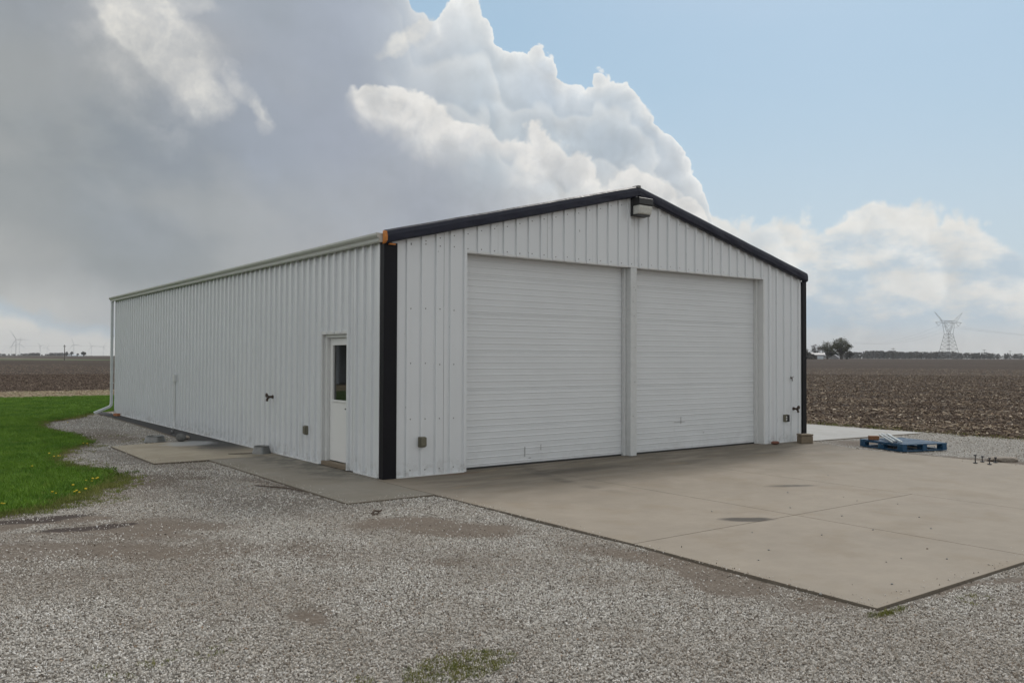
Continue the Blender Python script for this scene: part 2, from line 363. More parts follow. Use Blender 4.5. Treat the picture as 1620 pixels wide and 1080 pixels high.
DIRT = [(-1.3, -3.0, 1.0, .5, -20, .9), (-3.6, -2.4, .9, .4, -15, .4), (-2.6, 1.8, .8, 1.6, 10, .6), (-1.75, -4.6, .7, .35, -30, .6), (-4.0, -5.0, .5, .2, -30, .4), (-4.9, -2.8, 1.2, .3, -30, .45), (.9, -8.2, 1.2, .3, -10, .4), (-.95, -3.55, 1.0, .55, -30, 1.0), (-.35, -5.7, .35, 1.5, 3, 1.0), (-.35, -7.2, .5, .5, 0, .7), (-4.7, -.3, 1.3, .28, -12, 1.3), (-4.2, -1.15, .75, .2, -12, .9),
        (-2.2, -.6, .9, 3.2, 18, .42), (-1.9, 4.6, .9, 2.6, 8, .45), (-1.75, 9.5, .9, 2.6, 0, .6), (-3.35, -5.2, .25, .3, 0, .8), (-2.6, -3.4, .6, .5, 0, .55),
        (10.6, -1.2, .9, 1.3, 30, .7), (9.5, -3.6, .35, 2.2, 5, 1.0), (1.5, -7.62, 1.6, .16, 0, .8), (-1.45, .6, .25, 2.6, 3, .5), (-3.3, 1.2, .8, 1.2, 20, .5)]
def f_gravel(T, p):
    x, y, z = T.xyz(p)
    n1 = T.noise(p, .8, 6, .62); n2 = T.noise(p, 4.5, 5, .65)
    xo = x + (n2 - .5) * .5 + (n1 - .5) * .5; yo = y + (n1 - .5) * .8
    cell = T.vor(p, 46.0, out='Color'); cx, cy, cz = T.xyz(cell); dist = T.vor(p, 46.0)
    g = T.ramp(cx, [(0, (.13, .12, .105)), (.3, (.27, .25, .225)), (.65, (.41, .385, .35)), (1, (.58, .55, .51))])
    g = T.mix(T.sm(dist, .35, .7) * .6, g, (.10, .092, .08))
    an = T.node('ShaderNodeAttribute', attribute_name='worn'); dirt = X(T, an.outputs['Fac'])
    soil = T.cmul(T.mix(n2, (.095, .072, .055), (.175, .138, .106)), .85 + T.noise(p, 60, 3, .6) * .3)
    c = T.mix(T.sm(dirt, .05, .95) * .85, g, soil)
    wet = ell(T, xo, yo, -4.7, -.3, 1.0, .2, -12).sat() + ell(T, xo, yo, -4.0, -1.15, .5, .12, -12).sat()
    c = T.mix((wet * 3.0).sat() * .85, c, (.045, .033, .030))
    h = (1.0 - dist) * (1.0 - dirt * .7)
    return c, .9, h, .010
M_GRAV = mat('crushed_limestone', None, fn=f_gravel, spec=.25)
def f_stone(T, p):
    r = X(T, T.node('ShaderNodeObjectInfo').outputs['Random'])
    c = T.ramp(r, [(0, (.11, .09, .073)), (.14, (.27, .235, .20)), (.36, (.51, .47, .42)), (.8, (.77, .735, .69)), (.985, (.82, .80, .78)), (.992, (.36, .26, .18)), (1, (.30, .20, .13))])
    c = T.mix(T.sm(T.noise(p, .7, 6, .62), .40, .62) * .42, c, (.30, .24, .185))
    return T.cmul(c, .85 + T.noise(p, 150, 3, .6) * .3), .88, None, 0
M_STONE = mat('gravel_stone', None, fn=f_stone, spec=.25)

def f_soil(T, p):
    x, y, z = T.xyz(p)
    n1 = T.noise(p, .05, 4, .6); n2 = T.noise(p, 1.1, 6, .68)
    rowv = T.scl(p, (1.0, .13, 1)) if False else T.vec(x * .96 + y * .27, (y * .96 - x * .27) * .10, 0.0)
    rw = T.noise(rowv, .42, 5, .62); rwf = T.noise(rowv, 2.4, 4, .6)
    rb = T.noise(T.scl(rowv, (1, .6, 1)), .09, 4, .6)
    c = T.mix(T.sm(n2, .3, .7), (.036, .026, .021), (.084, .063, .050))
    flecks = T.sm(T.noise(T.vec(x * 1.4, y * 3.0, z), 5.5, 5, .75), .56, .70)
    cover = (T.sm(rw, .38, .66) * .75 + .22)
    c = T.mix(flecks * cover * .75, c, (.33, .26, .185))
    c = T.mix(T.sm(rwf, .60, .40) * .35, c, (.036, .025, .020))
    f2 = T.sm(T.noise(T.vec(x * .9, y * .9, z), 1.3, 6, .8), .50, .64); c = T.mix(f2 * T.sm(rb, .40, .60) * .45, c, (.22, .17, .125)); c = T.mix(T.sm(rb, .5, .36) * .4, c, (.055, .038, .030))
    c = T.cmul(c, .85 + n1 * .35)
    return c, .95, n2 + T.noise(p, 9, 4, .7) * .3, .12
M_SOIL = mat('tilled_soil', None, fn=f_soil, spec=.15)
def f_farfield(T, p):
    n = T.noise(T.vec(p.nt.xyz(p)[0] * .004, p.nt.xyz(p)[1] * .02, 0), 1.0, 5, .6); n2 = T.noise(p, .3, 5, .7)
    return T.cmul(T.mix(T.sm(n, .4, .6), (.125, .105, .085), (.165, .145, .115)), .8 + n2 * .4), .95, None, 0
M_FARF = mat('pale_far_field', None, fn=f_farfield, spec=.1)
def f_lawnb(T, p):
    n = T.noise(p, 3, 5, .65)
    return T.mix(n, (.035, .075, .010), (.075, .12, .022)), .95, n, .03
M_LAWNB = mat('lawn_soil', None, fn=f_lawnb, spec=.1)
def f_grass(T, p):
    r = X(T, T.node('ShaderNodeObjectInfo').outputs['Random']); n = T.noise(p, .9, 5, .65); n2 = T.noise(p, 5, 3, .6)
    c = T.mix(r, (.095, .205, .016), (.20, .34, .036))
    c = T.mix(T.sm(n, .40, .66) * .7, c, (.060, .155, .012)); c = T.mix(T.sm(n2, .58, .72) * .6, c, (.20, .25, .05))
    return c, .6, None, 0
M_GRASS = mat('grass_blade', None, fn=f_grass, spec=.25)
M_GRASS.node_tree.nodes['Principled BSDF'].inputs['Subsurface Weight'].default_value = 0
def f_weed(T, p):
    r = X(T, T.node('ShaderNodeObjectInfo').outputs['Random'])
    return T.mix(r, (.10, .125, .02), (.23, .22, .045)), .7, None, 0
M_WEED = mat('moss_weed', None, fn=f_weed)
def f_straw(T, p):
    r = X(T, T.node('ShaderNodeObjectInfo').outputs['Random'])
    return T.ramp(r, [(0, (.12, .083, .055)), (.3, (.24, .17, .11)), (.65, (.40, .31, .215)), (1, (.62, .53, .42))]), .8, None, 0
M_STRAW = mat('corn_residue', None, fn=f_straw, spec=.2)
def f_clod(T, p):
    r = X(T, T.node('ShaderNodeObjectInfo').outputs['Random'])
    return T.ramp(r, [(0, (.065, .047, .037)), (.6, (.125, .093, .074)), (1, (.19, .148, .118))]), .95, None, 0
M_CLOD = mat('soil_clod', None, fn=f_clod, spec=.1)
def f_verge(T, p):
    n = T.noise(p, 1.2, 6, .7); n2 = T.noise(p, 9, 4, .7)
    c = T.mix(T.sm(n, .50, .64), (.30, .245, .165), (.08, .11, .03)); return T.cmul(c, .7 + n2 * .6), .95, n2, .05
M_VERGE = mat('dry_verge', None, fn=f_verge, spec=.1)
M_GSTRIP = mat('green_strip', (.07, .105, .03), .95, var=.3, scale=.5)
def leafmat(name, c1, c2):
    def f(T, p):
        n = T.noise(p, .45, 4, .6); return T.mix(T.sm(n, .35, .65), c1, c2), .8, None, 0
    return mat(name, None, fn=f, spec=.1)
M_LEAF = leafmat('spring_leaves', (.055, .062, .028), (.105, .105, .055))
M_TWIG = leafmat('bare_twigs', (.075, .066, .06), (.13, .12, .11))
M_WOODS = leafmat('far_woods', (.055, .056, .050), (.105, .098, .088))
M_EVER = leafmat('dark_bush', (.03, .038, .03), (.06, .065, .045))
M_DAND = mat('dandelion_yellow', (.75, .52, .02), .7)
M_INT = mat('interior_floor', (.10, .10, .10), .9)

# ------------------------------------------------------------------ mesh helpers
class MB:
    def __init__(s): s.v = []; s.f = []; s.mi = []; s.cur = 0
    def add(s, vs, fs):
        o = len(s.v); s.v += [tuple(v) for v in vs]; s.f += [tuple(i + o for i in f) for f in fs]; s.mi += [s.cur] * len(fs)
    def box(s, x0, x1, y0, y1, z0, z1, M=None):
        vs = [Vector((x, y, z)) for x in (x0, x1) for y in (y0, y1) for z in (z0, z1)]
        if M is not None: vs = [M @ v for v in vs]
        s.add(vs, [(0, 1, 3, 2), (4, 6, 7, 5), (0, 4, 5, 1), (2, 3, 7, 6), (0, 2, 6, 4), (1, 5, 7, 3)])
    def prism(s, prof, axis, a, b):    # profile in the two other axes, extruded along axis
        def mk(p, q):
            return {'x': (q, p[0], p[1]), 'y': (p[0], q, p[1]), 'z': (p[0], p[1], q)}[axis]
        n = len(prof); vs = [mk(p, a) for p in prof] + [mk(p, b) for p in prof]
        s.add(vs, [(i, (i + 1) % n, (i + 1) % n + n, i + n) for i in range(n)] + [tuple(range(n))[::-1], tuple(range(n, 2 * n))])
    def tube(s, pts, rad, n=6, cap=True):
        pts = [Vector(p) for p in pts]; rr = rad if isinstance(rad, (list, tuple)) else [rad] * len(pts)
        vs = []; prev = None
        for i, p in enumerate(pts):
            d = (pts[min(i + 1, len(pts) - 1)] - pts[max(i - 1, 0)]).normalized()
            if prev is None: prev = d.orthogonal().normalized()
            a = (prev - d * prev.dot(d)).normalized(); prev = a; b = d.cross(a)
            vs += [p + (a * math.cos(t) + b * math.sin(t)) * rr[i] for t in [2 * math.pi * k / n for k in range(n)]]
        fs = [(i * n + k, i * n + (k + 1) % n, (i + 1) * n + (k + 1) % n, (i + 1) * n + k) for i in range(len(pts) - 1) for k in range(n)]
        if cap: fs += [tuple(range(n))[::-1], tuple(range(len(vs) - n, len(vs)))]
        s.add(vs, fs)
    def bar(s, a, b, w=.3):
        s.tube([a, b], w / 2, 3, False)
    def lathe(s, prof, n=24, c=(0, 0, 0)):
        vs = [(c[0] + r * math.cos(2 * math.pi * k / n), c[1] + r * math.sin(2 * math.pi * k / n), c[2] + z) for r, z in prof for k in range(n)]
        s.add(vs, [(i * n + k, i * n + (k + 1) % n, (i + 1) * n + (k + 1) % n, (i + 1) * n + k) for i in range(len(prof) - 1) for k in range(n)])
    def mesh(s, name, mats):
        me = bpy.data.meshes.new(name); me.from_pydata(s.v, [], s.f)
        for m in (mats if isinstance(mats, (list, tuple)) else [mats]): me.materials.append(m)
        if any(s.mi): me.polygons.foreach_set('material_index', s.mi)
        me.update(); return me
    def build(s, name, mats, parent=None, bevel=0, smooth=False, loc=None, rot=None):
        me = s.mesh(name, mats); o = link(name, me, parent)
        if smooth: me.shade_smooth()
        if bevel: b = o.modifiers.new('bevel', 'BEVEL'); b.width = bevel; b.segments = 2; b.limit_method = 'ANGLE'
        if loc is not None: o.location = loc
        if rot is not None: o.rotation_euler = rot
        return o
def link(name, data, parent=None):
    o = bpy.data.objects.new(name, data); sc.collection.objects.link(o)
    if parent: o.parent = parent
    return o
def tag(o, label=None, cat=None, group=None, kind=None):
    if label: o['label'] = label
    if cat: o['category'] = cat
    if group: o['group'] = group
    if kind: o['kind'] = kind
    return o
def thing(name, label, cat, loc=(0, 0, 0), rz=0, group=None):
    o = link(name, None); o.location = loc; o.rotation_euler = (0, 0, rz); return tag(o, label, cat, group)
def copy_tree(o, parent=None):
    c = o.copy(); sc.collection.objects.link(c); c.parent = parent
    for ch in list(o.children): copy_tree(ch, c)
    return c
def rock_mesh(name, m, rx, ry, rz, seed=0, sub=2, rough=.18):
    import bmesh
    bm = bmesh.new(); bmesh.ops.create_icosphere(bm, subdivisions=sub, radius=1); rnd = random.Random(seed)
    ph = [Vector((rnd.gauss(0, 1), rnd.gauss(0, 1), rnd.gauss(0, 1))) for _ in range(7)]
    cut = [(Vector((rnd.gauss(0, 1), rnd.gauss(0, 1), rnd.gauss(0, 1))).normalized(), rnd.uniform(.62, .9)) for _ in range(7)]
    for v in bm.verts:
        c = v.co.copy()
        for d, k in cut:
            e = c.dot(d)
            if e > k: c -= d * (e - k)
        c *= 1 + rough * .3 * sum(math.sin(3 * v.co.dot(q)) for q in ph) / 3
        v.co = Vector((c.x * rx, c.y * ry, c.z * rz))
    me = bpy.data.meshes.new(name); bm.to_mesh(me); bm.free(); me.materials.append(m); return me

# scatter: a points mesh instanced by geometry nodes (stuff)
def scatter(name, pts, sources, smin, smax, kind_label, tilt=math.pi, zrot=True, parent=None):
    coll = bpy.data.collections.new(name + '_source')
    for i, me in enumerate(sources): coll.objects.link(bpy.data.objects.new(name + '_piece', me))
    me = bpy.data.meshes.new(name); me.vertices.add(len(pts)); me.vertices.foreach_set('co', np.asarray(pts, dtype=np.float32).ravel())
    a = me.attributes.new('rot', 'FLOAT_VECTOR', 'POINT'); n = len(pts)
    rot = np.stack([RNG.uniform(-tilt, tilt, n), RNG.uniform(-tilt, tilt, n), RNG.uniform(0, 6.283, n)], 1).astype(np.float32)
    a.data.foreach_set('vector', rot.ravel())
    s = me.attributes.new('siz', 'FLOAT', 'POINT'); s.data.foreach_set('value', (smin + (smax - smin) * RNG.random(n) ** 1.6).astype(np.float32))
    me.update(); o = link(name, me, parent)
    g = bpy.data.node_groups.new(name + '_nodes', 'GeometryNodeTree')
    g.interface.new_socket('Geometry', in_out='INPUT', socket_type='NodeSocketGeometry'); g.interface.new_socket('Geometry', in_out='OUTPUT', socket_type='NodeSocketGeometry')
    gi = g.nodes.new('NodeGroupInput'); go = g.nodes.new('NodeGroupOutput'); iop = g.nodes.new('GeometryNodeInstanceOnPoints'); ci = g.nodes.new('GeometryNodeCollectionInfo')
    ci.inputs['Collection'].default_value = coll; ci.inputs['Separate Children'].default_value = True; ci.inputs['Reset Children'].default_value = True
    ar = g.nodes.new('GeometryNodeInputNamedAttribute'); ar.data_type = 'FLOAT_VECTOR'; ar.inputs['Name'].default_value = 'rot'
    asz = g.nodes.new('GeometryNodeInputNamedAttribute'); asz.data_type = 'FLOAT'; asz.inputs['Name'].default_value = 'siz'
    er = g.nodes.new('FunctionNodeEulerToRotation')
    L = g.links.new
    L(gi.outputs[0], iop.inputs['Points']); L(ci.outputs[0], iop.inputs['Instance']); iop.inputs['Pick Instance'].default_value = True
    L(ar.outputs[0], er.inputs[0]); L(er.outputs[0], iop.inputs['Rotation']); L(asz.outputs[0], iop.inputs['Scale']); L(iop.outputs[0], go.inputs[0])
    md = o.modifiers.new('scatter', 'NODES'); md.node_group = g
    tag(o, kind_label, kind='stuff'); return o
def inside(poly, x, y):
    r = np.zeros(x.shape, bool); n = len(poly)
    for i in range(n):
        x1, y1 = poly[i]; x2, y2 = poly[(i + 1) % n]
        c = ((y1 > y) != (y2 > y)) & (x < (x2 - x1) * (y - y1) / (y2 - y1 + 1e-12) + x1); r ^= c
    return r
def wob_(x, y, k=1.0, s=0.0):
    return (np.sin(x * 1.7 * k + y * 2.3 * k + s) + np.sin(x * 3.9 * k - y * 3.1 * k + 1.3 + s) * .6 + np.sin(x * 8.3 * k + y * 6.7 * k + 2.1 + s) * .35 + np.sin(-x * 15 * k + y * 17 * k + s) * .2) / 2.15

# ------------------------------------------------------------------ ground sheets
def grid_mesh(name, xs, ys, zf, m, kind='structure', label=None):
    xs = np.asarray(xs, float); ys = np.asarray(ys, float)
    XX, YY = np.meshgrid(xs, ys, indexing='ij'); ZZ = zf(XX, YY); nx, ny = len(xs), len(ys)
    vs = np.stack([XX, YY, ZZ], -1).reshape(-1, 3)
    idx = np.arange(nx * ny).reshape(nx, ny)
    fs = np.stack([idx[:-1, :-1], idx[1:, :-1], idx[1:, 1:], idx[:-1, 1:]], -1).reshape(-1, 4)
    me = bpy.data.meshes.new(name); me.from_pydata(vs.tolist(), [], fs.tolist()); me.materials.append(m); me.shade_smooth()
    o = link(name, me); tag(o, label, kind=kind); return o
def rise(x):
    t = np.clip((x - 60) / 340, 0, 1); return 1.3 * t * t * (3 - 2 * t)
near_ = np.concatenate([np.arange(-60, 100, 1.0), ])
def span(a, b, c, d):
    return np.concatenate([-np.geomspace(-a, -b, 26)[:-1] if a < b < 0 else [], np.arange(b, c, 2.0), np.geomspace(c, d, 30)])
gx = span(-8500, -60, 100, 8500); gy = span(-8500, -60, 100, 8500)
grid_mesh('ground', gx, gy, lambda x, y: -.10 + rise(x), M_SOIL, label='dark tilled cropland that reaches the horizon')
# tilled field relief where it is near enough to see
def clumpy(x, y):
    d = np.hypot(x - CAM.x, y - CAM.y); f = np.clip((125 - d) / 70, 0, 1)
    return f * (.016 * wob_(x, y, 1.0) + .016 * wob_(x, y, 2.6, 4) + .02 * wob_(x * .96 + y * .27, y * .05, 2.2, 1))
grid_mesh('tilled_field', np.concatenate([np.arange(13.0, 50, .15), np.arange(50, 130, .35)]), np.arange(-30, 90, .3), lambda x, y: -.055 + rise(x) + clumpy(x, y) - np.clip((14.6 - x) / 1.5, 0, 1) * .06, M_SOIL, label='tilled corn field with pale stubble right of the building')
grid_mesh('tilled_field', np.arange(-18, 40, .3), np.concatenate([np.arange(35.6, 70, .2), np.arange(70, 150, .5)]), lambda x, y: -.055 + clumpy(x, y), M_SOIL, label='dark tilled field beyond the lawn on the left')
# far pale field, green strip and margins
a = at(-60, 396); b_ = at(330, 353)
dv = (b_ - a).normalized(); nv = Vector((-dv.y, dv.x, 0))
def quad(name, p, q, wdt, z, m, label):
    mb = MB(); P0 = p - dv * 250; mb.add([(P0.x, P0.y, z), (q.x, q.y, z), ((q + nv * wdt).x, (q + nv * wdt).y, z), ((P0 + nv * wdt).x, (P0 + nv * wdt).y, z)], [(0, 1, 2, 3)])
    return tag(mb.build(name, m), label, kind='structure')
quad('grass_strip', a, b_, 70, -.07, M_GSTRIP, 'thin green grass strip between two distant fields')
quad('far_field', a + nv * 70, b_ + nv * 70, 2600, -.085, M_FARF, 'pale far field beyond the green strip')
# verge of straw and dead grass between the lawn and the field
mb = MB(); mb.add([(-20, 28.6, -.05), (5, 28.6, -.05), (8, 36.6, .0), (-20, 36.6, .0)], [(0, 1, 2, 3)])
tag(mb.build('field_margin', M_VERGE), 'straw-coloured margin between lawn and field', kind='structure')
LAWN = [(3.6, 29.2), (.9, 18.4), (-.2, 18.1), (-.62, 17.3), (-1.3, 15.6), (-2.3, 14.3), (-2.6, 12.4), (-2.45, 11.1), (-2.25, 9.5), (-2.35, 7.9), (-2.9, 6.9), (-3.2, 6.0), (-3.45, 4.8), (-3.35, 3.9), (-2.95, 3.0), (-3.1, 2.2), (-3.35, 1.7), (-3.8, .9), (-4.3, .3), (-4.7, .1), (-5.6, .2), (-7, .5), (-16, 1.5), (-16, 29.2)]
# gravel yard: the same worn-dirt map colours the ground and thins the loose stones
NZ = [np.random.default_rng(90 + i_).random((64, 64)) for i_ in range(5)]
def vnoise(x, y, scale, i_=0):
    u = np.asarray(x) / scale + 31.7 * (i_ + 1); v = np.asarray(y) / scale + 17.3 * (i_ + 1); a0 = np.floor(u).astype(int); b0 = np.floor(v).astype(int)
    fu = u - a0; fv = v - b0; fu = fu * fu * (3 - 2 * fu); fv = fv * fv * (3 - 2 * fv); Z = NZ[i_ % 5]
    g_ = lambda p, q: Z[p % 64, q % 64]
    return (g_(a0, b0) * (1 - fu) + g_(a0 + 1, b0) * fu) * (1 - fv) + (g_(a0, b0 + 1) * (1 - fu) + g_(a0 + 1, b0 + 1) * fu) * fv
def fb(x, y, scale, n_=5, rg=.55):
    t = 0; w_ = 0
    for i_ in range(n_): t = t + vnoise(x, y, scale / 2 ** i_, i_) * rg ** i_; w_ += rg ** i_
    return t / w_
def dirt_map(x, y):
    wx_ = x + (fb(x, y, .9, 4) - .5) * .9; wy_ = y + (fb(y, x, 1.1, 4) - .5) * .9
    d = np.zeros(np.shape(x))
    for q in DIRT:
        c, s_ = math.cos(R(q[4])), math.sin(R(q[4])); u = wx_ - q[0]; v = wy_ - q[1]
        d = np.maximum(d, np.clip(1 - ((u * c + v * s_) / q[2]) ** 2 - ((v * c - u * s_) / q[3]) ** 2, 0, 1) * q[5] * 1.35)
    u = x * .80 - y * .60; v = x * .60 + y * .80
    st = fb(u * .38, v, 1.0, 5, .6); fine = fb(x, y, .35, 3)
    zone = np.clip(1 - ((x + 2.6) / 4.4) ** 2 - ((y + .2) / 5.2) ** 2, 0, 1) ** .6 + .55 * np.clip(1 - ((x + 1.5) / 1.6) ** 2 - ((y - 9) / 7) ** 2, 0, 1)
    far = np.clip((st - .50) / .18, 0, 1) * (.25 + .55 * np.clip(zone, 0, 1)) + np.clip(zone, 0, 1) * .16
    dl_ = np.full(np.shape(x), 9.0)
    for (ax_, ay_), (bx_, by_) in zip(LAWN[3:21], LAWN[4:22]):
        ex, ey = bx_ - ax_, by_ - ay_; tt = np.clip(((x - ax_) * ex + (y - ay_) * ey) / (ex * ex + ey * ey), 0, 1)
        dl_ = np.minimum(dl_, np.hypot(x - ax_ - ex * tt, y - ay_ - ey * tt))
    far = np.maximum(far, np.clip(1.1 - dl_ / .42, 0, 1) * np.clip(.2 + 1.6 * (fine), 0, 1))
    return np.clip(np.maximum(d, far) + (fine - .5) * .35, 0, 1)
gy = grid_mesh('gravel_yard', np.arange(-16, 15.6, .09), np.arange(-14, 22, .09), lambda x, y: -.024 + .006 * wob_(x, y, .9) - np.clip((x - 14.2) / 1.0, 0, 1) * .08, M_GRAV, label='crushed limestone yard with brown dirt patches')
co = np.empty(len(gy.data.vertices) * 3, np.float32); gy.data.vertices.foreach_get('co', co); co = co.reshape(-1, 3)
at_ = gy.data.attributes.new('worn', 'FLOAT', 'POINT'); at_.data.foreach_set('value', dirt_map(co[:, 0].astype(float), co[:, 1].astype(float)).astype(np.float32))

import bmesh
bm = bmesh.new(); lv = []
for i, (x, y) in enumerate(LAWN):
    x2, y2 = LAWN[(i + 1) % len(LAWN)]; k = max(1, int(math.hypot(x2 - x, y2 - y) / .35)) if i < 21 else 1
    for j in range(k):
        t = j / k; q = (x + (x2 - x) * t, y + (y2 - y) * t); dw = .09 if k > 1 else 0
        lv.append(bm.verts.new((q[0] + random.uniform(-dw, dw), q[1] + random.uniform(-dw, dw), -.006)))
bm.faces.new(lv); bmesh.ops.triangulate(bm, faces=bm.faces[:])
me = bpy.data.meshes.new('lawn'); bm.to_mesh(me); bm.free(); me.materials.append(M_LAWNB)
tag(link('lawn', me), 'bright green mown lawn left of the building', kind='structure')

# ------------------------------------------------------------------ concrete
def slab_piece(parent, poly, z=0.0, m=None, name='slab', th=.11):
    mb = MB(); n = len(poly); vs = [(x, y, z) for x, y in poly] + [(x, y, z - th) for x, y in poly]
    mb.cur = 0; mb.add(vs, [tuple(range(n))]); mb.cur = 1
    mb.f += [(i, i + n, (i + 1) % n + n, (i + 1) % n) for i in range(n)]; mb.mi += [1] * n
    return mb.build(name, [m or M_CONC, M_CEDGE], parent, bevel=.006)
j = .004
apron = tag(link('concrete_apron', None), 'broad tan concrete apron in front of the overhead doors', kind='structure')
for x0, x1, y0, y1 in ((-.10, 2.38, -5.02, 0), (2.38, 4.85, -5.02, 0), (-.19, 2.38, -7.48, -5.02), (2.38, 4.85, -7.48, -5.02)):
    xl = -.10 if (x0 < 0 and y1 == 0) else x0
    slab_piece(apron, [(x0 + j, y0 + j), (x1 - j, y0 + j), (x1 - j, y1 - j), (x0 + j + (.09 if x0 == -.19 else 0), y1 - j)])
slab_piece(apron, [(4.85 + j, -7.48), (9.28, -7.48), (9.26, -1.55), (9.95, -.14), (9.95, -.004), (4.85 + j, -.004)])
slab_piece(apron, [(1.3, .004), (8.6, .004), (8.6, .6), (1.3, .6)], z=.006)
walk = tag(link('concrete_walk', None), 'stained grey concrete walk along the long wall', kind='structure')
slab_piece(walk, [(-1.28, -1.49), (-.108, -1.52), (-.108, 1.1), (-1.275, 1.1)], m=M_WALKC)
slab_piece(walk, [(-1.275, 1.108), (-.108, 1.108), (-.004, 1.108), (-.004, 3.70), (-1.27, 3.70)], m=M_WALKC)
slab_piece(walk, [(-.10, .004), (-.002, .004), (-.002, 1.1), (-.10, 1.1)], m=M_WALKC)
slab_piece(walk, [(-2.14, 3.708), (-.004, 3.708), (-.004, 6.95), (-.9, 7.2), (-2.12, 6.88)], z=.004, m=M_PAD)
slab_piece(walk, [(-.62, 7.14), (-.004, 6.97), (-.004, 12.0), (-.42, 12.0)], m=M_WALKC)
slab_piece(walk, [(-.42, 12.008), (-.004, 12.008), (-.004, 16.7), (-.06, 17.8), (-.36, 17.8)], m=M_WALKC)
newp = tag(link('side_slab', None), 'pale newer concrete slab beside the right wall', kind='structure')
slab_piece(newp, [(9.97, -.10), (13.88, -.46), (13.88, 8.0), (9.97, 8.0)], z=-.004, m=M_CONC2)
slab_piece(newp, [(9.97, 8.008), (13.88, 8.008), (13.88, 16.0), (9.97, 16.0)], z=-.004, m=M_CONC2)

# ------------------------------------------------------------------ the building
W, L, H = 9.82, 16.68, 3.35
PIT = .2455
SL = (4.55 - 3.34) / (W / 2)
def zt(x): return 3.34 + SL * min(x, W - x)
bld = thing('metal_building', 'white ribbed metal workshop with two overhead doors and dark blue trim', 'building')
def siding(s0, s1, bottom, topf, fixed, face, proud=0.0, name='siding_panel'):
    """ribbed sheet from s0 to s1 along a wall; face: 'S' front(y=0), 'W' long side (x=0), 'N','E' """
    h = .036 if face in 'WE' else .028; pr = []
    k0 = int(math.floor(s0 / PIT)) - 1
    for k in range(k0, int(s1 / PIT) + 2):
        c = (k + .5) * PIT
        for d, q in ((-.046, 0), (-.042, -.004), (-.038, 0), (-.034, 0), (-.024, h), (.024, h), (.034, 0)):
            if s0 < c + d < s1: pr.append((c + d, q))
    def hb(s):
        f = 0
        for k in range(k0, int(s1 / PIT) + 2):
            c = (k + .5) * PIT
            if abs(s - c) <= .024: f = h
            elif abs(s - c) < .034: f = h * (.034 - abs(s - c)) / .010
        return f
    pr = [(s0, hb(s0))] + pr + [(s1, hb(s1))]
    if topf is zt and s0 < W / 2 < s1: pr.append((W / 2, hb(W / 2)))
    pr = sorted(set(pr)); mb = MB(); vs = []
    for s, q in pr:
        d = q + proud
        for z in (bottom, topf(s) if callable(topf) else topf):
            vs.append({'S': (s, -d, z), 'W': (-d, s, z), 'N': (s, L + d, z), 'E': (W + d, s, z)}[face])
        
    n = len(pr); fs = []
    for i in range(n - 1):
        q = (2 * i, 2 * i + 2, 2 * i + 3, 2 * i + 1); fs.append(q if face in 'SE' else q[::-1])
    mb.add(vs, fs); o = mb.build(name, M_SIDE, bld)
    md = o.modifiers.new('sheet', 'SOLIDIFY'); md.thickness = .0025; md.offset = -1
    return o
X1, X2, HT = 1.379, 8.4925, 3.296
pw = PIT * 4
# front: left leg, right leg, gable over the doors
edges = [.03]; 
for k in range(1, 10): edges.append(k * pw)
edges.append(W - .03)
for i in range(len(edges) - 1):
    a0, a1 = edges[i] + .002, edges[i + 1] - .002; pv = .002 * (i % 2)
    if a1 <= X1: siding(a0, a1, .012, zt, 0, 'S', pv)
    elif a0 >= X2: siding(a0, a1, .012, zt, 0, 'S', pv)
    else:
        if a0 < X1: siding(a0, X1, .012, zt, 0, 'S', pv); a0 = X1 + .002
        b1 = a1
        if a1 > X2: siding(X2, a1, .012, zt, 0, 'S', pv); b1 = X2 - .002
        siding(a0, b1, HT, zt, 0, 'S', pv)
Y1, Y2, HD = 1.124, 2.036, 2.088
for i in range(17):
    a0, a1 = max(.03, i * pw + .002), min(L - .01, (i + 1) * pw - .002); pv = .002 * (i % 2)
    if a1 <= Y1 or a0 >= Y2: siding(a0, a1, .012, 3.36, 0, 'W', pv)
    else:
        if a0 < Y1: siding(a0, Y1, .012, 3.36, 0, 'W', pv)
        if a1 > Y2: siding(Y2, a1, .012, 3.36, 0, 'W', pv)
        siding(max(a0, Y1 + .002), min(a1, Y2 - .002), HD, 3.36, 0, 'W', pv)
    siding(a0, a1, .012, 3.36, 0, 'E', pv)
for i in range(10): siding(max(.03, i * pw + .002), min(W - .03, (i + 1) * pw - .002), .012, zt, 0, 'N', .002 * (i % 2))
mb = MB()
x_ = .19
while x_ < X1 - .05: mb.box(x_, min(x_ + .30, X1 - .047), -.036, -.002, .0015, .011 + .007 * random.random()); x_ += .303
x_ = X2 + .05
while x_ < W - .04: mb.box(x_, min(x_ + .30, W - .033), -.036, -.002, .0015, .011 + .007 * random.random()); x_ += .303
tag(mb.build('base_caulk', M_TRIMW, bld), kind='stuff')
mb = MB(); x_ = .13
while x_ < L - .02:
    if not (Y1 - .3 < x_ < Y2): mb.box(-.042 - .006 * random.random(), -.002, x_, x_ + .24, .0055, .012 + .009 * random.random())
    x_ += .2455
tag(mb.build('base_caulk', M_TRIMW, bld), kind='stuff')
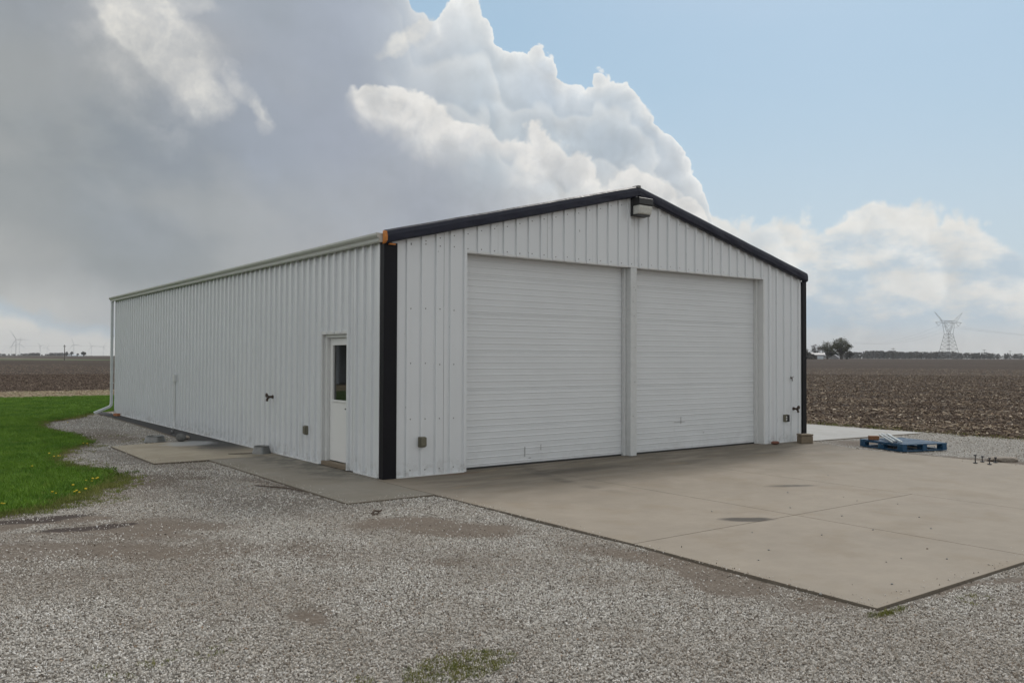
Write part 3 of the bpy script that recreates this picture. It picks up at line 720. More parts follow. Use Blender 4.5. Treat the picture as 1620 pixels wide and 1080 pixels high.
# roof
for side in (0, 1):
    for i in range(17):
        y0, y1 = (i * pw if i else -.02), ((i + 1) * pw - .003 if i < 16 else L + .06)
        mb = MB(); vs = []; pr = [(y0, 0)]
        for k in range(4):
            c = i * pw + (k + .5) * PIT
            pr += [(c - .034, 0), (c - .021, .022), (c + .021, .022), (c + .034, 0)]
        pr.append((y1, 0))
        for y, q in pr:
            for x in (-.07, W / 2 - .001):
                z = 3.435 + SL * x + q + .012; xx = x if side == 0 else W - x
                vs.append((xx, y, z))
        fs = [(2 * k, 2 * k + 1, 2 * k + 3, 2 * k + 2) for k in range(len(pr) - 1)]
        mb.add(vs, [f[::-1] for f in fs] if side == 0 else fs)
        o = mb.build('roof_panel', M_ROOF, bld); md = o.modifiers.new('sheet', 'SOLIDIFY'); md.thickness = .003; md.offset = -1
mb = MB(); zr = 3.435 + SL * W / 2 + .04
mb.prism([(W / 2 - .2, zr - .045), (W / 2, zr + .018), (W / 2 + .2, zr - .045), (W / 2, zr + .004)], 'y', -.02, L + .06); mb.build('ridge_cap', M_ROOF, bld)
# eave board closing wall top to roof
for x0, x1 in ((.012, .05), (W - .05, W - .012)):
    mb = MB(); mb.box(x0, x1, .03, L - .03, 3.2, 3.44); mb.build('eave_strut', M_TRIMW, bld)
# dark rake trim, slightly rounded and wavy
def rake(sgn):
    mb = MB(); n = 16; rings = []
    for i in range(n + 1):
        t = i / n; x = -.035 + (W / 2 + .035) * t; xx = x if sgn > 0 else W - x
        zb = 3.325 + SL * x + .002 * math.sin(i * 1.9); wv = .004 * math.sin(i * 2.7 + sgn)
        prof = [(.0, 0), (-.075 + wv, -.006), (-.105 + wv, .018), (-.110, .10), (-.098, .158), (-.07, .182), (.0, .186)]
        rings.append([(xx, y - .02, zb + z) for y, z in prof])
    k = 7; vs = [v for r in rings for v in r]
    fs = [(i * k + q, i * k + (q + 1) % k, (i + 1) * k + (q + 1) % k, (i + 1) * k + q) for i in range(n) for q in range(k)]
    fs.append(tuple(range(n * k, n * k + k))); mb.add(vs, [f[::-1] for f in fs] if sgn > 0 else fs)
    if sgn < 0: mb.add(rings[0], [tuple(range(k))])
    o = mb.build('rake_trim', M_NAVY, bld); return o
rl = rake(1); rr = rake(-1)
mb = MB(); mb.box(W / 2 - .035, W / 2 + .035, -.135, .02, zt(W / 2) + .12, zt(W / 2) + .175); mb.build('ridge_end_cap', M_ROOF, bld, bevel=.012)
mb = MB()
mb.add([(-.05, -.02, 3.31), (-.055, -.07, 3.325), (-.052, -.115, 3.345), (-.060, -.12, 3.41), (-.056, -.105, 3.475), (-.048, -.02, 3.49),
        (-.028, -.02, 3.31), (-.028, -.09, 3.312), (-.028, -.128, 3.345), (-.028, -.133, 3.41), (-.028, -.118, 3.478), (-.028, -.02, 3.50)],
       [(5, 4, 3, 2, 1, 0), (0, 1, 7, 6), (1, 2, 8, 7), (2, 3, 9, 8), (3, 4, 10, 9), (4, 5, 11, 10), (5, 0, 6, 11)])
mb.box(.03, .13, -.075, -.005, 3.300, 3.318)
tag(mb.build('rake_end', M_ORANGE, bld), 'orange end of the dark rake trim')
# corner trims
mb = MB(); mb.prism([(-.032, .085), (-.032, -.034), (-.030, -.036), (.18, -.036), (.186, -.026), (.186, 0), (.0, 0), (.0, .085)], 'z', .004, 3.33)
tag(mb.build('corner_trim', M_BLACK, bld, bevel=.003), 'black corner trim at the near left corner')
mb = MB(); mb.prism([(W + .11, .12), (W + .11, -.034), (W - .03, -.034), (W - .03, -.02), (W + .022, -.018), (W + .022, .12)], 'z', .004, 3.33)
mb.build('corner_trim', M_BLACK, bld, bevel=.003)
mb = MB(); mb.prism([(-.028, .087), (-.028, .13), (-.022, .13), (-.022, .087)], 'z', .01, 3.33); mb.build('corner_flashing', M_TRIMW, bld)
# gutter (K style) with downspout at the far end
mb = MB()
mb.prism([(-.028, 3.455), (-.033, 3.34), (-.085, 3.328), (-.098, 3.345), (-.103, 3.385), (-.128, 3.405), (-.142, 3.43), (-.142, 3.458), (-.132, 3.460), (-.130, 3.440), (-.118, 3.418), (-.092, 3.398), (-.088, 3.352), (-.045, 3.352), (-.040, 3.455)], 'y', -.01, L + .29)
g = mb.build('gutter', M_GUT, bld)
mb = MB(); mb.prism([(-.028, 3.455), (-.033, 3.335), (-.09, 3.326), (-.103, 3.342), (-.108, 3.383), (-.133, 3.402), (-.144, 3.43), (-.144, 3.46)], 'y', -.016, -.010); mb.build('end_cap', M_GUT, g)
mb = MB()
def rect_tube(mb, pts, a, b, up=Vector((0, 1, 0))):
    vs = []
    for i, p in enumerate(pts):
        p = Vector(p); d = (Vector(pts[min(i + 1, len(pts) - 1)]) - Vector(pts[max(i - 1, 0)])).normalized(); u = up; v = d.cross(u).normalized()
        vs += [p + u * a + v * b, p - u * a + v * b, p - u * a - v * b, p + u * a - v * b]
    fs = [(i * 4 + k, i * 4 + (k + 1) % 4, i * 4 + 4 + (k + 1) % 4, i * 4 + 4 + k) for i in range(len(pts) - 1) for k in range(4)] + [(0, 1, 2, 3)[::-1], tuple(range(len(vs) - 4, len(vs)))]
    mb.add(vs, fs)
yd = L + .10
rect_tube(mb, [(-.08, yd, 3.34), (-.075, yd, .34), (-.085, yd, .26), (-.12, yd, .215), (-.20, yd - .02, .18), (-.56, yd - .10, .045)], .048, .034)
mb.build('downspout', M_DSP, bld, bevel=.006)
for z_ in (.9, 2.3): mb = MB(); mb.box(-.115, -.03, yd - .055, yd + .055, z_, z_ + .03); mb.build('downspout_strap', M_DSP, bld)
# door opening: header return, jambs, centre post
mb = MB(); mb.box(X1, X2, -.012, .17, HT - .004, HT + .03); mb.build('door_header', M_TRIMW, bld)
mb = MB(); mb.box(X1 - .045, X1, -.022, .17, .006, HT - .006); mb.build('door_jamb', M_TRIMW, bld)
mb = MB(); mb.box(X2, X2 + .045, -.022, .17, .006, HT - .006); mb.box(X2 - .055, X2 - .002, .10, .165, .008, HT - .006); mb.build('door_jamb', M_TRIMW, bld)
mb = MB(); mb.box(4.815, 4.965, -.012, .16, .008, HT - .006); mb.box(4.76, 4.813, .10, .165, .008, HT - .006); mb.build('centre_post', M_POST, bld, bevel=.006)
mb = MB(); mb.box(X1 + .002, X1 + .04, .12, .165, .008, HT - .006); mb.build('door_stop', M_TRIMW, bld)
# overhead doors of ribbed sections
SECT = .5875
def section_mesh(x0, x1, h, name):
    mb = MB(); prof = [(0.0, .0)]; nr = int(round(h / (SECT / 6)))
    for k in range(nr):
        z = k * (SECT / 6) + .012
        if k == 0: prof += [(.002, .004), (.0, .007)]
        prof += [(.0, z + .020), (-.0052, z + .024), (-.0052, z + .032), (.0, z + .038)]
    prof += [(.0, h - .006), (.002, h - .004), (.002, h - .002)]
    xs = np.linspace(x0, x1, 9)
    vs = [(x, .168 + d, z) for x in xs for d, z in prof]; n = len(prof)
    mb.add(vs, [(i * n + k, (i + 1) * n + k, (i + 1) * n + k + 1, i * n + k + 1) for i in range(len(xs) - 1) for k in range(n - 1)])
    mb.box(x0, x1, .172, .20, .0, h - .002)
    return mb.mesh(name, M_DOOR)
for (x0, x1) in ((X1 + .002, 4.79), (4.985, X2 - .03)):
    od = link('overhead_door', None, bld)
    me = section_mesh(x0, x1, SECT, 'door_section'); z = .035
    zs = [z + k * SECT for k in range(6)]
    for k in range(5):
        s = link('door_section', me, od); s.location = (0, 0.001 * (k % 2), zs[k])
    me2 = section_mesh(x0, x1, HT - zs[5] - .004, 'door_section'); s = link('door_section', me2, od); s.location = (0, 0, zs[5])
    mb = MB(); mb.box(x0, x1, .16, .20, .010, .034); mb.build('bottom_seal', M_GASK, od)
# dent and scrape marks at the foot of the doors
mb = MB()
for x, z, dx2, dz2 in ((2.62, .13, .012, .16), (2.70, .10, .05, .012), (2.95, .22, .01, .09), (6.28, .50, .012, .13), (6.1, .53, .3, .008), (6.9, .30, .03, .012)):
    mb.box(x, x + dx2, .1585, .1605, z, z + dz2)
m_sc = mat('scrape', (.36, .36, .355), .6)
tag(mb.build('scrape_marks', m_sc, bld), kind='stuff')
# entry door in the long wall
mb = MB(); mb.box(-.024, .10, Y2, Y2 + .035, .012, HD + .035); mb.box(-.024, .10, Y1 - .035 + .035, Y1 + .02, .012, HD); mb.box(-.024, .10, Y1 + .02, Y2, HD - .02, HD + .03)
mb.box(.03, .10, Y2 - .075, Y2 - .001, .07, HD - .021); mb.box(.03, .10, Y1 + .021, Y1 + .05, .07, HD - .021); mb.box(.03, .10, Y1 + .05, Y2 - .075, HD - .07, HD - .021)
dfm = mb.build('door_frame', M_TRIMW, bld, bevel=.003)
dr = link('entry_door', None, bld)
gy0, gy1, gz0, gz1 = Y1 + .14, Y2 - .20, 1.04, 1.90
dy0, dy1, dz0, dz1 = Y1 + .055, Y2 - .08, .085, HD - .075
mb = MB()
mb.box(.085, .125, dy0, gy0, dz0, dz1); mb.box(.085, .125, gy1, dy1, dz0, dz1); mb.box(.085, .125, gy0, gy1, dz0, gz0); mb.box(.085, .125, gy0, gy1, gz1, dz1)
M_EDOOR = mat('entry_door_white', (.78, .78, .77), .35, var=.03)
mb.build('door_leaf', M_EDOOR, dr)
mb = MB(); e = .028
mb.box(.068, .086, gy0 - e, gy0, gz0 - e, gz1 + e); mb.box(.068, .086, gy1, gy1 + e, gz0 - e, gz1 + e); mb.box(.068, .086, gy0, gy1, gz1, gz1 + e); mb.box(.066, .088, gy0, gy1, gz0 - e, gz0)
mb.build('window_frame', M_EDOOR, dr, bevel=.004)
mb = MB(); mb.box(.100, .106, gy0 - .002, gy1 + .002, gz0 - .002, gz1 + .002); mb.build('pane', M_GLASS, dr)
mb = MB(); mb.tube([(.085, Y1 + .12, .92), (.045, Y1 + .12, .92)], .014, 10); mb.tube([(.045, Y1 + .115, .92), (.043, Y1 + .20, .918)], .010, 8); mb.build('handle', M_BOLT, dr)
mb = MB(); mb.box(-.03, .10, Y1 + .02, Y2, .006, .07); mb.build('threshold', M_WOOD, bld, bevel=.006)
# interior so the pane has something dark behind it
mb = MB(); mb.box(.2, W - .2, .75, L - .2, -.02, .004); mb.build('interior_floor', M_INT, bld)
# fasteners
mb = MB()
def screw(p, n, r=.010):
    n = Vector(n); u = n.orthogonal().normalized(); v = n.cross(u); p = Vector(p)
    vs = [p + (u * math.cos(t) + v * math.sin(t)) * r for t in [k * math.pi / 3 for k in range(6)]] + [p + n * .006 + (u * math.cos(t) + v * math.sin(t)) * r * .7 for t in [k * math.pi / 3 for k in range(6)]]
    mb.add(vs, [(k, (k + 1) % 6, 6 + (k + 1) % 6, 6 + k) for k in range(6)] + [tuple(range(6, 12))])
for k in range(68):
    y = (k + .5) * PIT + .055
    for z in (.09, .82, 1.62, 2.42, 3.16):
        if Y1 - .03 < y < Y2 + .03 and z < HD: continue
        screw((-.002, y, z + random.uniform(-.01, .01)), (-1, 0, 0))
for k in range(40):
    x = (k + .5) * PIT + .055
    for z in (.09, .82, 1.62, 2.42, 3.36, zt(x) - .10):
        if (X1 - .03 < x < X2 + .04 and z < HT) or z > zt(x) - .05: continue
        screw((x, -.002, z + random.uniform(-.01, .01)), (0, -1, 0))
for z in (2.95, 2.9, 2.7, 2.45, 1.9, 1.3, .7): screw((4.87 + random.uniform(0, .06), -.013, z), (0, -1, 0), .007)
tag(mb.build('screw', M_SCREW, bld), kind='stuff')
# wall pack lamp under the ridge
lamp = link('wall_lamp', None, bld)
lx0, lx1 = 4.79, 5.13
mb = MB(); mb.box(lx0, lx1, -.075, -.02, 4.185, 4.50); mb.build('back_plate', M_DARK, lamp, bevel=.008)
mb = MB(); mb.prism([(-.076, 4.365), (-.235, 4.365), (-.252, 4.378), (-.248, 4.48), (-.23, 4.495), (-.076, 4.505)], 'x', lx0 + .0, lx1); mb.build('hood', M_DARK, lamp, bevel=.006)
mb = MB(); mb.prism([(-.078, 4.362), (-.238, 4.362), (-.24, 4.33), (-.215, 4.225), (-.19, 4.208), (-.078, 4.206)], 'x', lx0 + .012, lx1 - .012); mb.build('lens', M_LENS, lamp, bevel=.012)
mb = MB(); mb.box(lx0, lx1 - .03, -.20, -.076, 4.185, 4.203); mb.build('lens_rim', M_DARK, lamp)
mb = MB(); mb.tube([(4.86, -.10, 4.50), (4.86, -.10, 4.53)], .022, 10); mb.build('photocell', M_STEEL, lamp)
# outlets, spigots, conduit
def outlet(parent_p, face, plug=False):
    o = link('outlet_box', None, bld); x, y, z = parent_p; mb = MB()
    if face == 'S': mb.box(x - .05, x + .05, -.062, -.002, z - .075, z + .075)
    else: mb.box(-.062, -.002, y - .05, y + .05, z - .075, z + .075)
    mb.build('box', M_BOXM, o, bevel=.008)
    mb = MB()
    if face == 'S': mb.box(x - .043, x + .052, -.085, -.063, z - .06, z + .068)
    else: mb.box(-.085, -.063, y - .052, y + .043, z - .06, z + .068)
    if not plug: mb.build('cover', M_BOXM, o, bevel=.008)
    else:
        mb.v = []; mb.f = []; mb.mi = []
        mb.box(x - .035, x + .005, -.066, -.063, z + .008, z + .04); mb.box(x - .035, x + .005, -.066, -.063, z - .04, z - .008); mb.build('receptacle', M_TRIMW, o)
        mb = MB(); mb.box(x + .012, x + .05, -.09, -.063, z - .07, z + .07); mb.build('cover', M_DARK, o)
outlet((.60, 0, .495), 'S'); outlet((9.213, 0, .495), 'S', True); outlet((0, 2.60, .512), 'W')
def spigot(p, out):
    o = link('water_tap', None, bld); p = Vector(p); out = Vector(out); side = Vector((-out.y, out.x, 0))
    mb = MB(); mb.tube([p, p + out * .11], .020, 8); mb.tube([p + out * .10, p + out * .14 + Vector((0, 0, -.03)), p + out * .15 + Vector((0, 0, -.075))], [.021, .021, .023], 8); mb.tube([p + out * .03, p + out * .05], .034, 8)
    mb.build('spout', M_RUST, o)
    mb = MB(); mb.tube([p + out * .10, p + out * .14 + Vector((0, 0, .03))], .012, 6); q = p + out * .145 + Vector((0, 0, .03)); mb.tube([q, q + out * .02], .038, 10); mb.build('valve_handle', M_RUST, o)
spigot((0, 4.074, 1.0), (-1, 0, 0)); spigot((9.471, 0, .681), (0, -1, 0))
mb = MB(); mb.tube([(9.409, -.002, 1.321), (9.409, -.05, 1.30)], .008, 6); mb.tube([(9.36, -.05, 1.345), (9.40, -.05, 1.31), (9.45, -.05, 1.345)], .006, 6); mb.tube([(9.405, -.05, 1.31), (9.41, -.055, 1.25)], .008, 6); mb.build('hook', M_RUST, bld)
mb = MB(); mb.tube([(-.056, 10.2, 1.12), (-.056, 10.21, .16), (-.065, 10.18, .09), (-.14, 10.0, .045)], .017, 6)
cnd = mb.build('conduit', M_TRIMW, bld)
mb = MB(); mb.box(-.095, -.036, 10.14, 10.26, 1.12, 1.28); mb.build('conduit_box', M_TRIMW, bld, bevel=.008)

# ------------------------------------------------------------------ small things by the long wall
mb = MB(); mb.tube([(-.15, 9.98, .02), (-.22, 9.75, .018), (-.30, 9.55, .018), (-.36, 9.2, .018), (-.50, 8.9, .03)], .016, 6)
tag(mb.build('cable', M_CABLE), 'grey cable lying on the dark walk below the wall conduit', 'cable')
def bowl(label, loc, r, h):
    t = thing('steel_bowl', label, 'bowl', loc, 0, 'upturned steel bowls on the concrete')
    mb = MB(); mb.lathe([(r, 0), (r * 1.02, .006), (r * .97, .012), (r * .80, h * .96), (r * .77, h), (r * .72, h), (r * .70, h * .93), (.0001, h * .9)], 28); mb.build('bowl_body', M_STEEL, t, smooth=True)
    mb = MB(); mb.tube([(math.cos(a_) * r * .79, math.sin(a_) * r * .79, h * .985) for a_ in [k * math.pi / 12 for k in range(25)]], .007, 6, False); mb.build('rim', M_STEEL, t)
bowl('upturned steel bowl on the left end of the tan pad near the grey rock', (-1.17, 7.5, -.012), .21, .115)
bowl('steel bowl beside the white wall, the one nearer the entry door', (-.22, 4.12, .001), .165, .13)
o = link('rock', rock_mesh('rock', M_GROCK, .11, .10, .10, 3)); o.location = (-.78, 7.1, .075); tag(o, 'grey rounded rock on the pad, just right of the upturned bowl', 'rock')
o = link('rock', rock_mesh('rock', M_TANR, .07, .06, .05, 13)); o.location = (-.55, 7.5, .035); tag(o, 'small pale stone tucked behind the grey rock', 'rock')
mb = MB(); mb.box(-.10, .10, -.05, .05, 0, .075); o = mb.build('brick', M_BRICK, bevel=.006, loc=(-.15, 15.7, .001), rot=(0, 0, R(-70))); tag(o, 'orange brick on the dark walk near the downspout', 'brick')
mb = MB(); mb.tube([(-1.62, .62, -.015), (-1.5, .3, -.008), (-1.37, .05, -.004), (-1.31, -.25, -.012)], [.006, .011, .009, .005], 6); tag(mb.build('stick', M_STICK), 'thin dead stick on the gravel along the walk edge', 'stick')
mb = MB(); mb.tube([(-.75, 4.3, .012), (-.55, 4.2, .012), (-.38, 4.14, .012)], [.005, .008, .006], 6); tag(mb.build('stick', M_STICK), 'short twig on the pad left of the nearer steel bowl', 'stick')
mb = MB(); mb.box(-.05, .06, -.03, .02, 0, .012); mb.tube([(-.05, 0, .01), (.0, .02, .04), (.05, 0, .03)], .012, 6); mb.tube([(.03, 0, .02), (.07, -.02, .05)], .008, 5)
tag(mb.build('leaf_debris', M_STICK, loc=(-1.28, -2.2, -.025)), 'curled dark scrap on the gravel below the walk corner', 'debris')

# ------------------------------------------------------------------ small things right of the doors
mb = MB(); mb.box(-.13, .13, -.09, .09, .0, .145); mb.box(-.135, .135, -.095, .095, .15, .185)
o = mb.build('wooden_block', M_WOOD, bevel=.008, loc=(9.42, -.34, .002), rot=(0, 0, R(-25))); tag(o, 'weathered wooden block against the black right corner of the building', 'block')
o = link('rock', rock_mesh('rock', M_REDR, .13, .06, .045, 5)); o.location = (8.72, -.14, .035); tag(o, 'reddish flat rock lying at the foot of the right door jamb', 'rock')
o = link('rock', rock_mesh('rock', M_TANR, .30, .16, .07, 8)); o.location = (9.72, -4.0, .01); o.rotation_euler = (0, 0, R(-25)); tag(o, 'flat tan rock on gravel behind the bolts at the right edge', 'rock')
def onslab(px, py, z=0.0):
    d = ray(px, py); p = CAM + d * ((z - CAM.z) / d.z); return p.x, p.y
BP = [onslab(1543, 732.5), onslab(1554, 730.5), onslab(1565.5, 734.5), onslab(1575, 731.5)]
for i, (lb_, h) in enumerate((('tallest upright anchor bolt of four at the slab edge, leftmost', .13), ('second upright anchor bolt from the left, set back near the gravel', .09), ('third anchor bolt from the left, nearest the middle of the slab', .10), ('rightmost and smallest of the four anchor bolts', .08))):
    x, y = BP[i]
    t = thing('anchor_bolt', lb_, 'bolt', (x, y, .001), 0, 'anchor bolts standing at the slab edge')
    mb = MB(); mb.tube([(0, 0, 0), (0, 0, h)], .009, 8); mb.build('shank', M_BOLT, t)
    mb = MB(); mb.tube([(0, 0, 0), (0, 0, .014)], .032, 10); mb.build('washer', M_BOLT, t)
    mb = MB(); mb.tube([(0, 0, h - .012), (0, 0, h + .012)], .019, 6); mb.build('nut', M_BOLT, t)
# pallet
pa = math.atan2(1.03, .33)
pal = thing('wooden_pallet', 'blue painted wooden pallet lying on gravel at the slab edge', 'pallet', (9.60, -2.30, -.012), pa - math.pi / 2)
# local x = along near->right, y = along near->left
PX, PY = 1.05, 1.12
me = {}
mb = MB(); mb.box(0, PX, 0, .10, .118, .138); board = mb.mesh('deck_board', M_PAL)
for k in range(9):
    wd = .135 if k in (0, 8) else .095
    y0 = k * (PY - .095) / 8
    o = link('deck_board', board, pal); o.location = (0, y0, .0008 * (k % 3)); o.scale = (1, 1.0, 1); o.rotation_euler = (0, 0, R(random.uniform(-.5, .5)))
mb = MB(); mb.box(0, .10, 0, PY, .098, .1165)
str_ = mb.mesh('stringer_board', M_PAL)
mb2 = MB(); mb2.box(0, .10, 0, .14, .022, .097); blk = mb2.mesh('block', M_PAL)
mb3 = MB(); mb3.box(0, .10, 0, PY, .0, .021); bot = mb3.mesh('bottom_board', M_PAL)
mb4 = MB(); mb4.box(.1015, (PX - .10) / 2 - .0015, 0, .10, .001, .020); bot2 = mb4.mesh('bottom_board', M_PAL)
for x in (0, (PX - .10) / 2):
    for y in (0, PY - .10): o = link('bottom_board', bot2, pal); o.location = (x, y, 0)
for x in (0, (PX - .10) / 2, PX - .10):
    o = link('stringer_board', str_, pal); o.location = (x, 0, 0)
    o = link('bottom_board', bot, pal); o.location = (x, 0, 0)
    for y in (0, (PY - .14) / 2, PY - .14): o = link('block', blk, pal); o.location = (x, y, 0)
mb = MB(); mb.box(-.09, .09, -.055, .055, 0, .075); o = mb.build('wood_block', M_RUSTW, bevel=.004); o.location = (9.98, -1.50, .130); o.rotation_euler = (0, 0, R(-40)); tag(o, 'rust-brown wooden block sitting on the left of the blue pallet', 'block')
PA_, PB_ = Vector((9.66, -2.16, .152)), Vector((10.40, -1.47, .21))
rd = (PB_ - PA_).normalized(); rs = Vector((rd.y, -rd.x, 0)).normalized()
for k in range(5):
    o_ = rs * (-.085 + .045 * k) + Vector((0, 0, .018 * (k % 2))) + rd * (.03 * (k % 3))
    mb = MB(); mb.tube([PA_ + o_, PB_ + o_ - rd * .04 * (k % 2)], .014, 8); o = mb.build('metal_rod', M_SILV if k != 2 else M_STEEL)
    tag(o, 'silver metal rod in the small bundle across the blue pallet', 'rod', 'silver rods bundled on the pallet')
# pebbles strewn on the apron
peb = [rock_mesh('pebble', M_ROCK, .016, .013, .010, 40 + k, 1) for k in range(3)]; pebw = rock_mesh('pebble', M_STONE, .02, .017, .012, 50, 1)
for i, (px, py) in enumerate(((1300, 846), (1190, 842), (1216, 870), (1310, 752), (1356, 792), (1335, 786), (1250, 803), (1332, 816), (1454, 818), (1473, 836), (1402, 889), (1426, 883), (1498, 884), (1411, 924), (1298, 940), (1200, 886), (1467, 868), (1564, 893), (1126, 809), (1246, 779), (1420, 797), (1381, 838))):
    d = ray(px, py); t = -CAM.z / d.z; p = CAM + d * t
    o = link('pebble', pebw if i in (16, 17) else peb[i % 3]); o.location = (p.x, p.y, .004); o.rotation_euler = (0, 0, i); o.scale = [(.5 + .4 * random.random())] * 3; tag(o, 'small pale pebble on the apron towards its open right side' if i in (16, 17) else ('tiny dark pebble on the apron near its front corner' if py > 875 else ('tiny dark pebble on the middle of the concrete apron' if py > 800 else 'tiny dark pebble on the apron nearer the overhead doors')), 'pebble', 'pebbles strewn on the apron')

# ------------------------------------------------------------------ gravel stones, moss, grass, dandelions
CONC = [[(-.2, -7.5), (9.3, -7.5), (9.27, -1.55), (9.97, -.14), (9.97, 17), (-.10, 17), (-.10, -1.5)], [(-1.29, -1.5), (0, -1.52), (0, 3.7), (-1.28, 3.7)], [(-2.15, 3.7), (0, 3.7), (0, 7), (-.9, 7.2), (-2.13, 6.9)], [(-.63, 7.0), (0, 7), (0, 17.8), (-.36, 17.8)], [(9.9, -.1), (13.9, -.47), (13.9, 16), (9.9, 16)]]
def gravel_pts(n, r0, r1, a0, a1):
    r = np.sqrt(RNG.uniform(r0 * r0, r1 * r1, n)); a = np.radians(RNG.uniform(a0, a1, n))
    x = CAM.x + r * np.sin(a); y = CAM.y + r * np.cos(a); ok = np.ones(n, bool)
    for c in CONC: ok &= ~inside(c, x, y)
    ok &= ~(inside(LAWN, x + .12 * wob_(x, y, 2), y + .12 * wob_(y, x, 2))) & (x < 14.3 + .2 * wob_(x, y)) & (x > -16)
    dm = dirt_map(x, y); keep = np.clip(1.0 - 1.05 * np.clip(dm, 0, 1) ** 1.1, .07, 1) * np.clip(.55 + 1.1 * (fb(x, y, .5, 4)), .3, 1)
    ok &= RNG.random(n) < keep
    x, y = x[ok], y[ok]; return np.stack([x, y, -.020 + .006 * wob_(x, y, .9) + RNG.uniform(0, .004, len(x))], 1)
stones = [rock_mesh('stone', M_STONE, 1, RNG.uniform(.6, .95), RNG.uniform(.35, .6), 100 + k, 1, .3) for k in range(6)]
scatter('gravel', gravel_pts(330000, 2.2, 8.5, -8, 82), stones, .0035, .0115, 'loose pale limestone chips in the near yard')
scatter('gravel', gravel_pts(240000, 8.5, 15, -5, 80), stones, .0045, .0125, 'loose pale limestone chips further back in the yard')
scatter('gravel', gravel_pts(90000, 15, 30, -5, 75), stones, .008, .0165, 'loose pale limestone chips beside the pad and beyond the slab')

sp_ = []
for (ax_, ay_), (bx_, by_), nn in (((-.14, -1.5), (-.2, -7.45), 330), ((-.2, -7.45), (9.2, -7.45), 260), ((-1.25, 3.6), (-1.26, -1.47), 200), ((-1.26, -1.47), (-.1, -1.5), 60), ((-2.1, 6.8), (-2.1, 3.75), 110), ((9.26, -1.6), (9.27, -7.4), 160), ((-2.1, 3.75), (-1.3, 3.75), 40)):
    ex, ey = bx_ - ax_, by_ - ay_; l_ = math.hypot(ex, ey); nx_, ny_ = -ey / l_, ex / l_
    if (nx_ * (4 - ax_) + ny_ * (2 - ay_)) < 0: nx_, ny_ = -nx_, -ny_
    for _ in range(nn):
        t_ = random.random(); o_ = random.expovariate(1 / .07); sp_.append((ax_ + ex * t_ + nx_ * o_, ay_ + ey * t_ + ny_ * o_, .006))
scatter('stray_gravel', sp_, stones, .003, .009, 'stray limestone chips kicked onto the concrete edges')
def blades(n, rad, hmin, hmax, wid, m, seed):
    rnd = random.Random(seed); mb = MB()
    for _ in range(n):
        a_ = rnd.uniform(0, 6.28); r_ = rad * rnd.random() ** .5; x, y = r_ * math.cos(a_), r_ * math.sin(a_); h = rnd.uniform(hmin, hmax)
        t = rnd.uniform(0, 6.28); lx, ly = rnd.gauss(0, h * .45), rnd.gauss(0, h * .45); ux, uy = math.cos(t) * wid, math.sin(t) * wid
        mb.add([(x - ux, y - uy, 0), (x + ux, y + uy, 0), (x + ux * .7 + lx * .4, y + uy * .7 + ly * .4, h * .6), (x - ux * .7 + lx * .4, y - uy * .7 + ly * .4, h * .6), (x + lx, y + ly, h)], [(0, 1, 2, 3), (3, 2, 4)])
    return mb.mesh('tuft', m)
gr = [blades(26, .09, .03, .075, .0028, M_GRASS, k) for k in range(4)]
n = 190000; x = RNG.uniform(-14, 3.4, n); y = RNG.uniform(0, 29.3, n)
ok = inside(LAWN, x + .10 * wob_(x, y, 2.5), y + .10 * wob_(y, x, 2.5)); r = np.hypot(x - CAM.x, y - CAM.y); azp = np.degrees(np.arctan2(x - CAM.x, y - CAM.y))
ok &= (azp > -6) & (RNG.random(n) < np.clip(1.15 - r / 45, .35, 1))
x, y = x[ok], y[ok]
scatter('grass', np.stack([x, y, np.full(len(x), -.008)], 1), gr, .6, 1.35, 'short bright green lawn grass', tilt=.12)
# thin dry grass where the lawn frays into gravel, and weeds
wd = [blades(14, .05, .012, .035, .0028, M_WEED, 20 + k) for k in range(3)]
pts = []
def patch_pts(cx, cy, rx, ry, n_): 
    for _ in range(n_):
        a_ = random.uniform(0, 6.28); r_ = random.random() ** .7; pts.append((cx + rx * r_ * math.cos(a_), cy + ry * r_ * math.sin(a_), -.016))
patch_pts(-3.1, -6.68, .36, .20, 260); patch_pts(-3.5, -6.95, .14, .10, 30); patch_pts(-.20, -7.55, .24, .035, 60); patch_pts(-4.4, -5.6, .5, .2, 26); patch_pts(-3.9, -6.6, .35, .15, 22); patch_pts(.62, -7.75, .2, .1, 10)
patch_pts(-1.2, 7.9, .5, .35, 60); patch_pts(-1.5, 9.3, .5, .6, 30); patch_pts(-4.1, .55, .9, .5, 700); patch_pts(-3.2, 2.2, .5, 1.0, 600); patch_pts(-4.9, 0, .7, .25, 200); patch_pts(-2.6, 8.0, .5, 1.4, 160); patch_pts(-3.2, 4.6, .4, 1.2, 200); patch_pts(-2.2, 7.2, .25, .2, 30); patch_pts(-2.9, 6.3, .4, .5, 50)
scatter('weeds', pts, wd, .35, .85, 'sparse olive weeds and moss in the gravel', tilt=.2)
M_WEED2 = leafmat('edge_weed', (.10, .15, .03), (.24, .25, .08)); fr_ = []
for (ax_, ay_), (bx_, by_) in zip(LAWN[3:22], LAWN[4:23]):
    ex, ey = bx_ - ax_, by_ - ay_; l_ = math.hypot(ex, ey); nx_, ny_ = ey / l_, -ex / l_
    for _ in range(int(l_ * (190 if ay_ < 5 else 70))):
        t_ = random.random(); o_ = random.gauss(-.04, .12) * (1.4 if ay_ < 4 else .8) * (.4 + math.sin(t_ * l_ * 5 + ax_ * 7) ** 2); fr_.append((ax_ + ex * t_ + nx_ * o_, ay_ + ey * t_ + ny_ * o_, -.012))
scatter('edge_weeds', fr_, [blades(16, .07, .015, .055, .0035, M_WEED2, 120 + k) for k in range(3)], .5, 1.3, 'ragged yellow-green weeds fraying from the lawn into the gravel', tilt=.25)
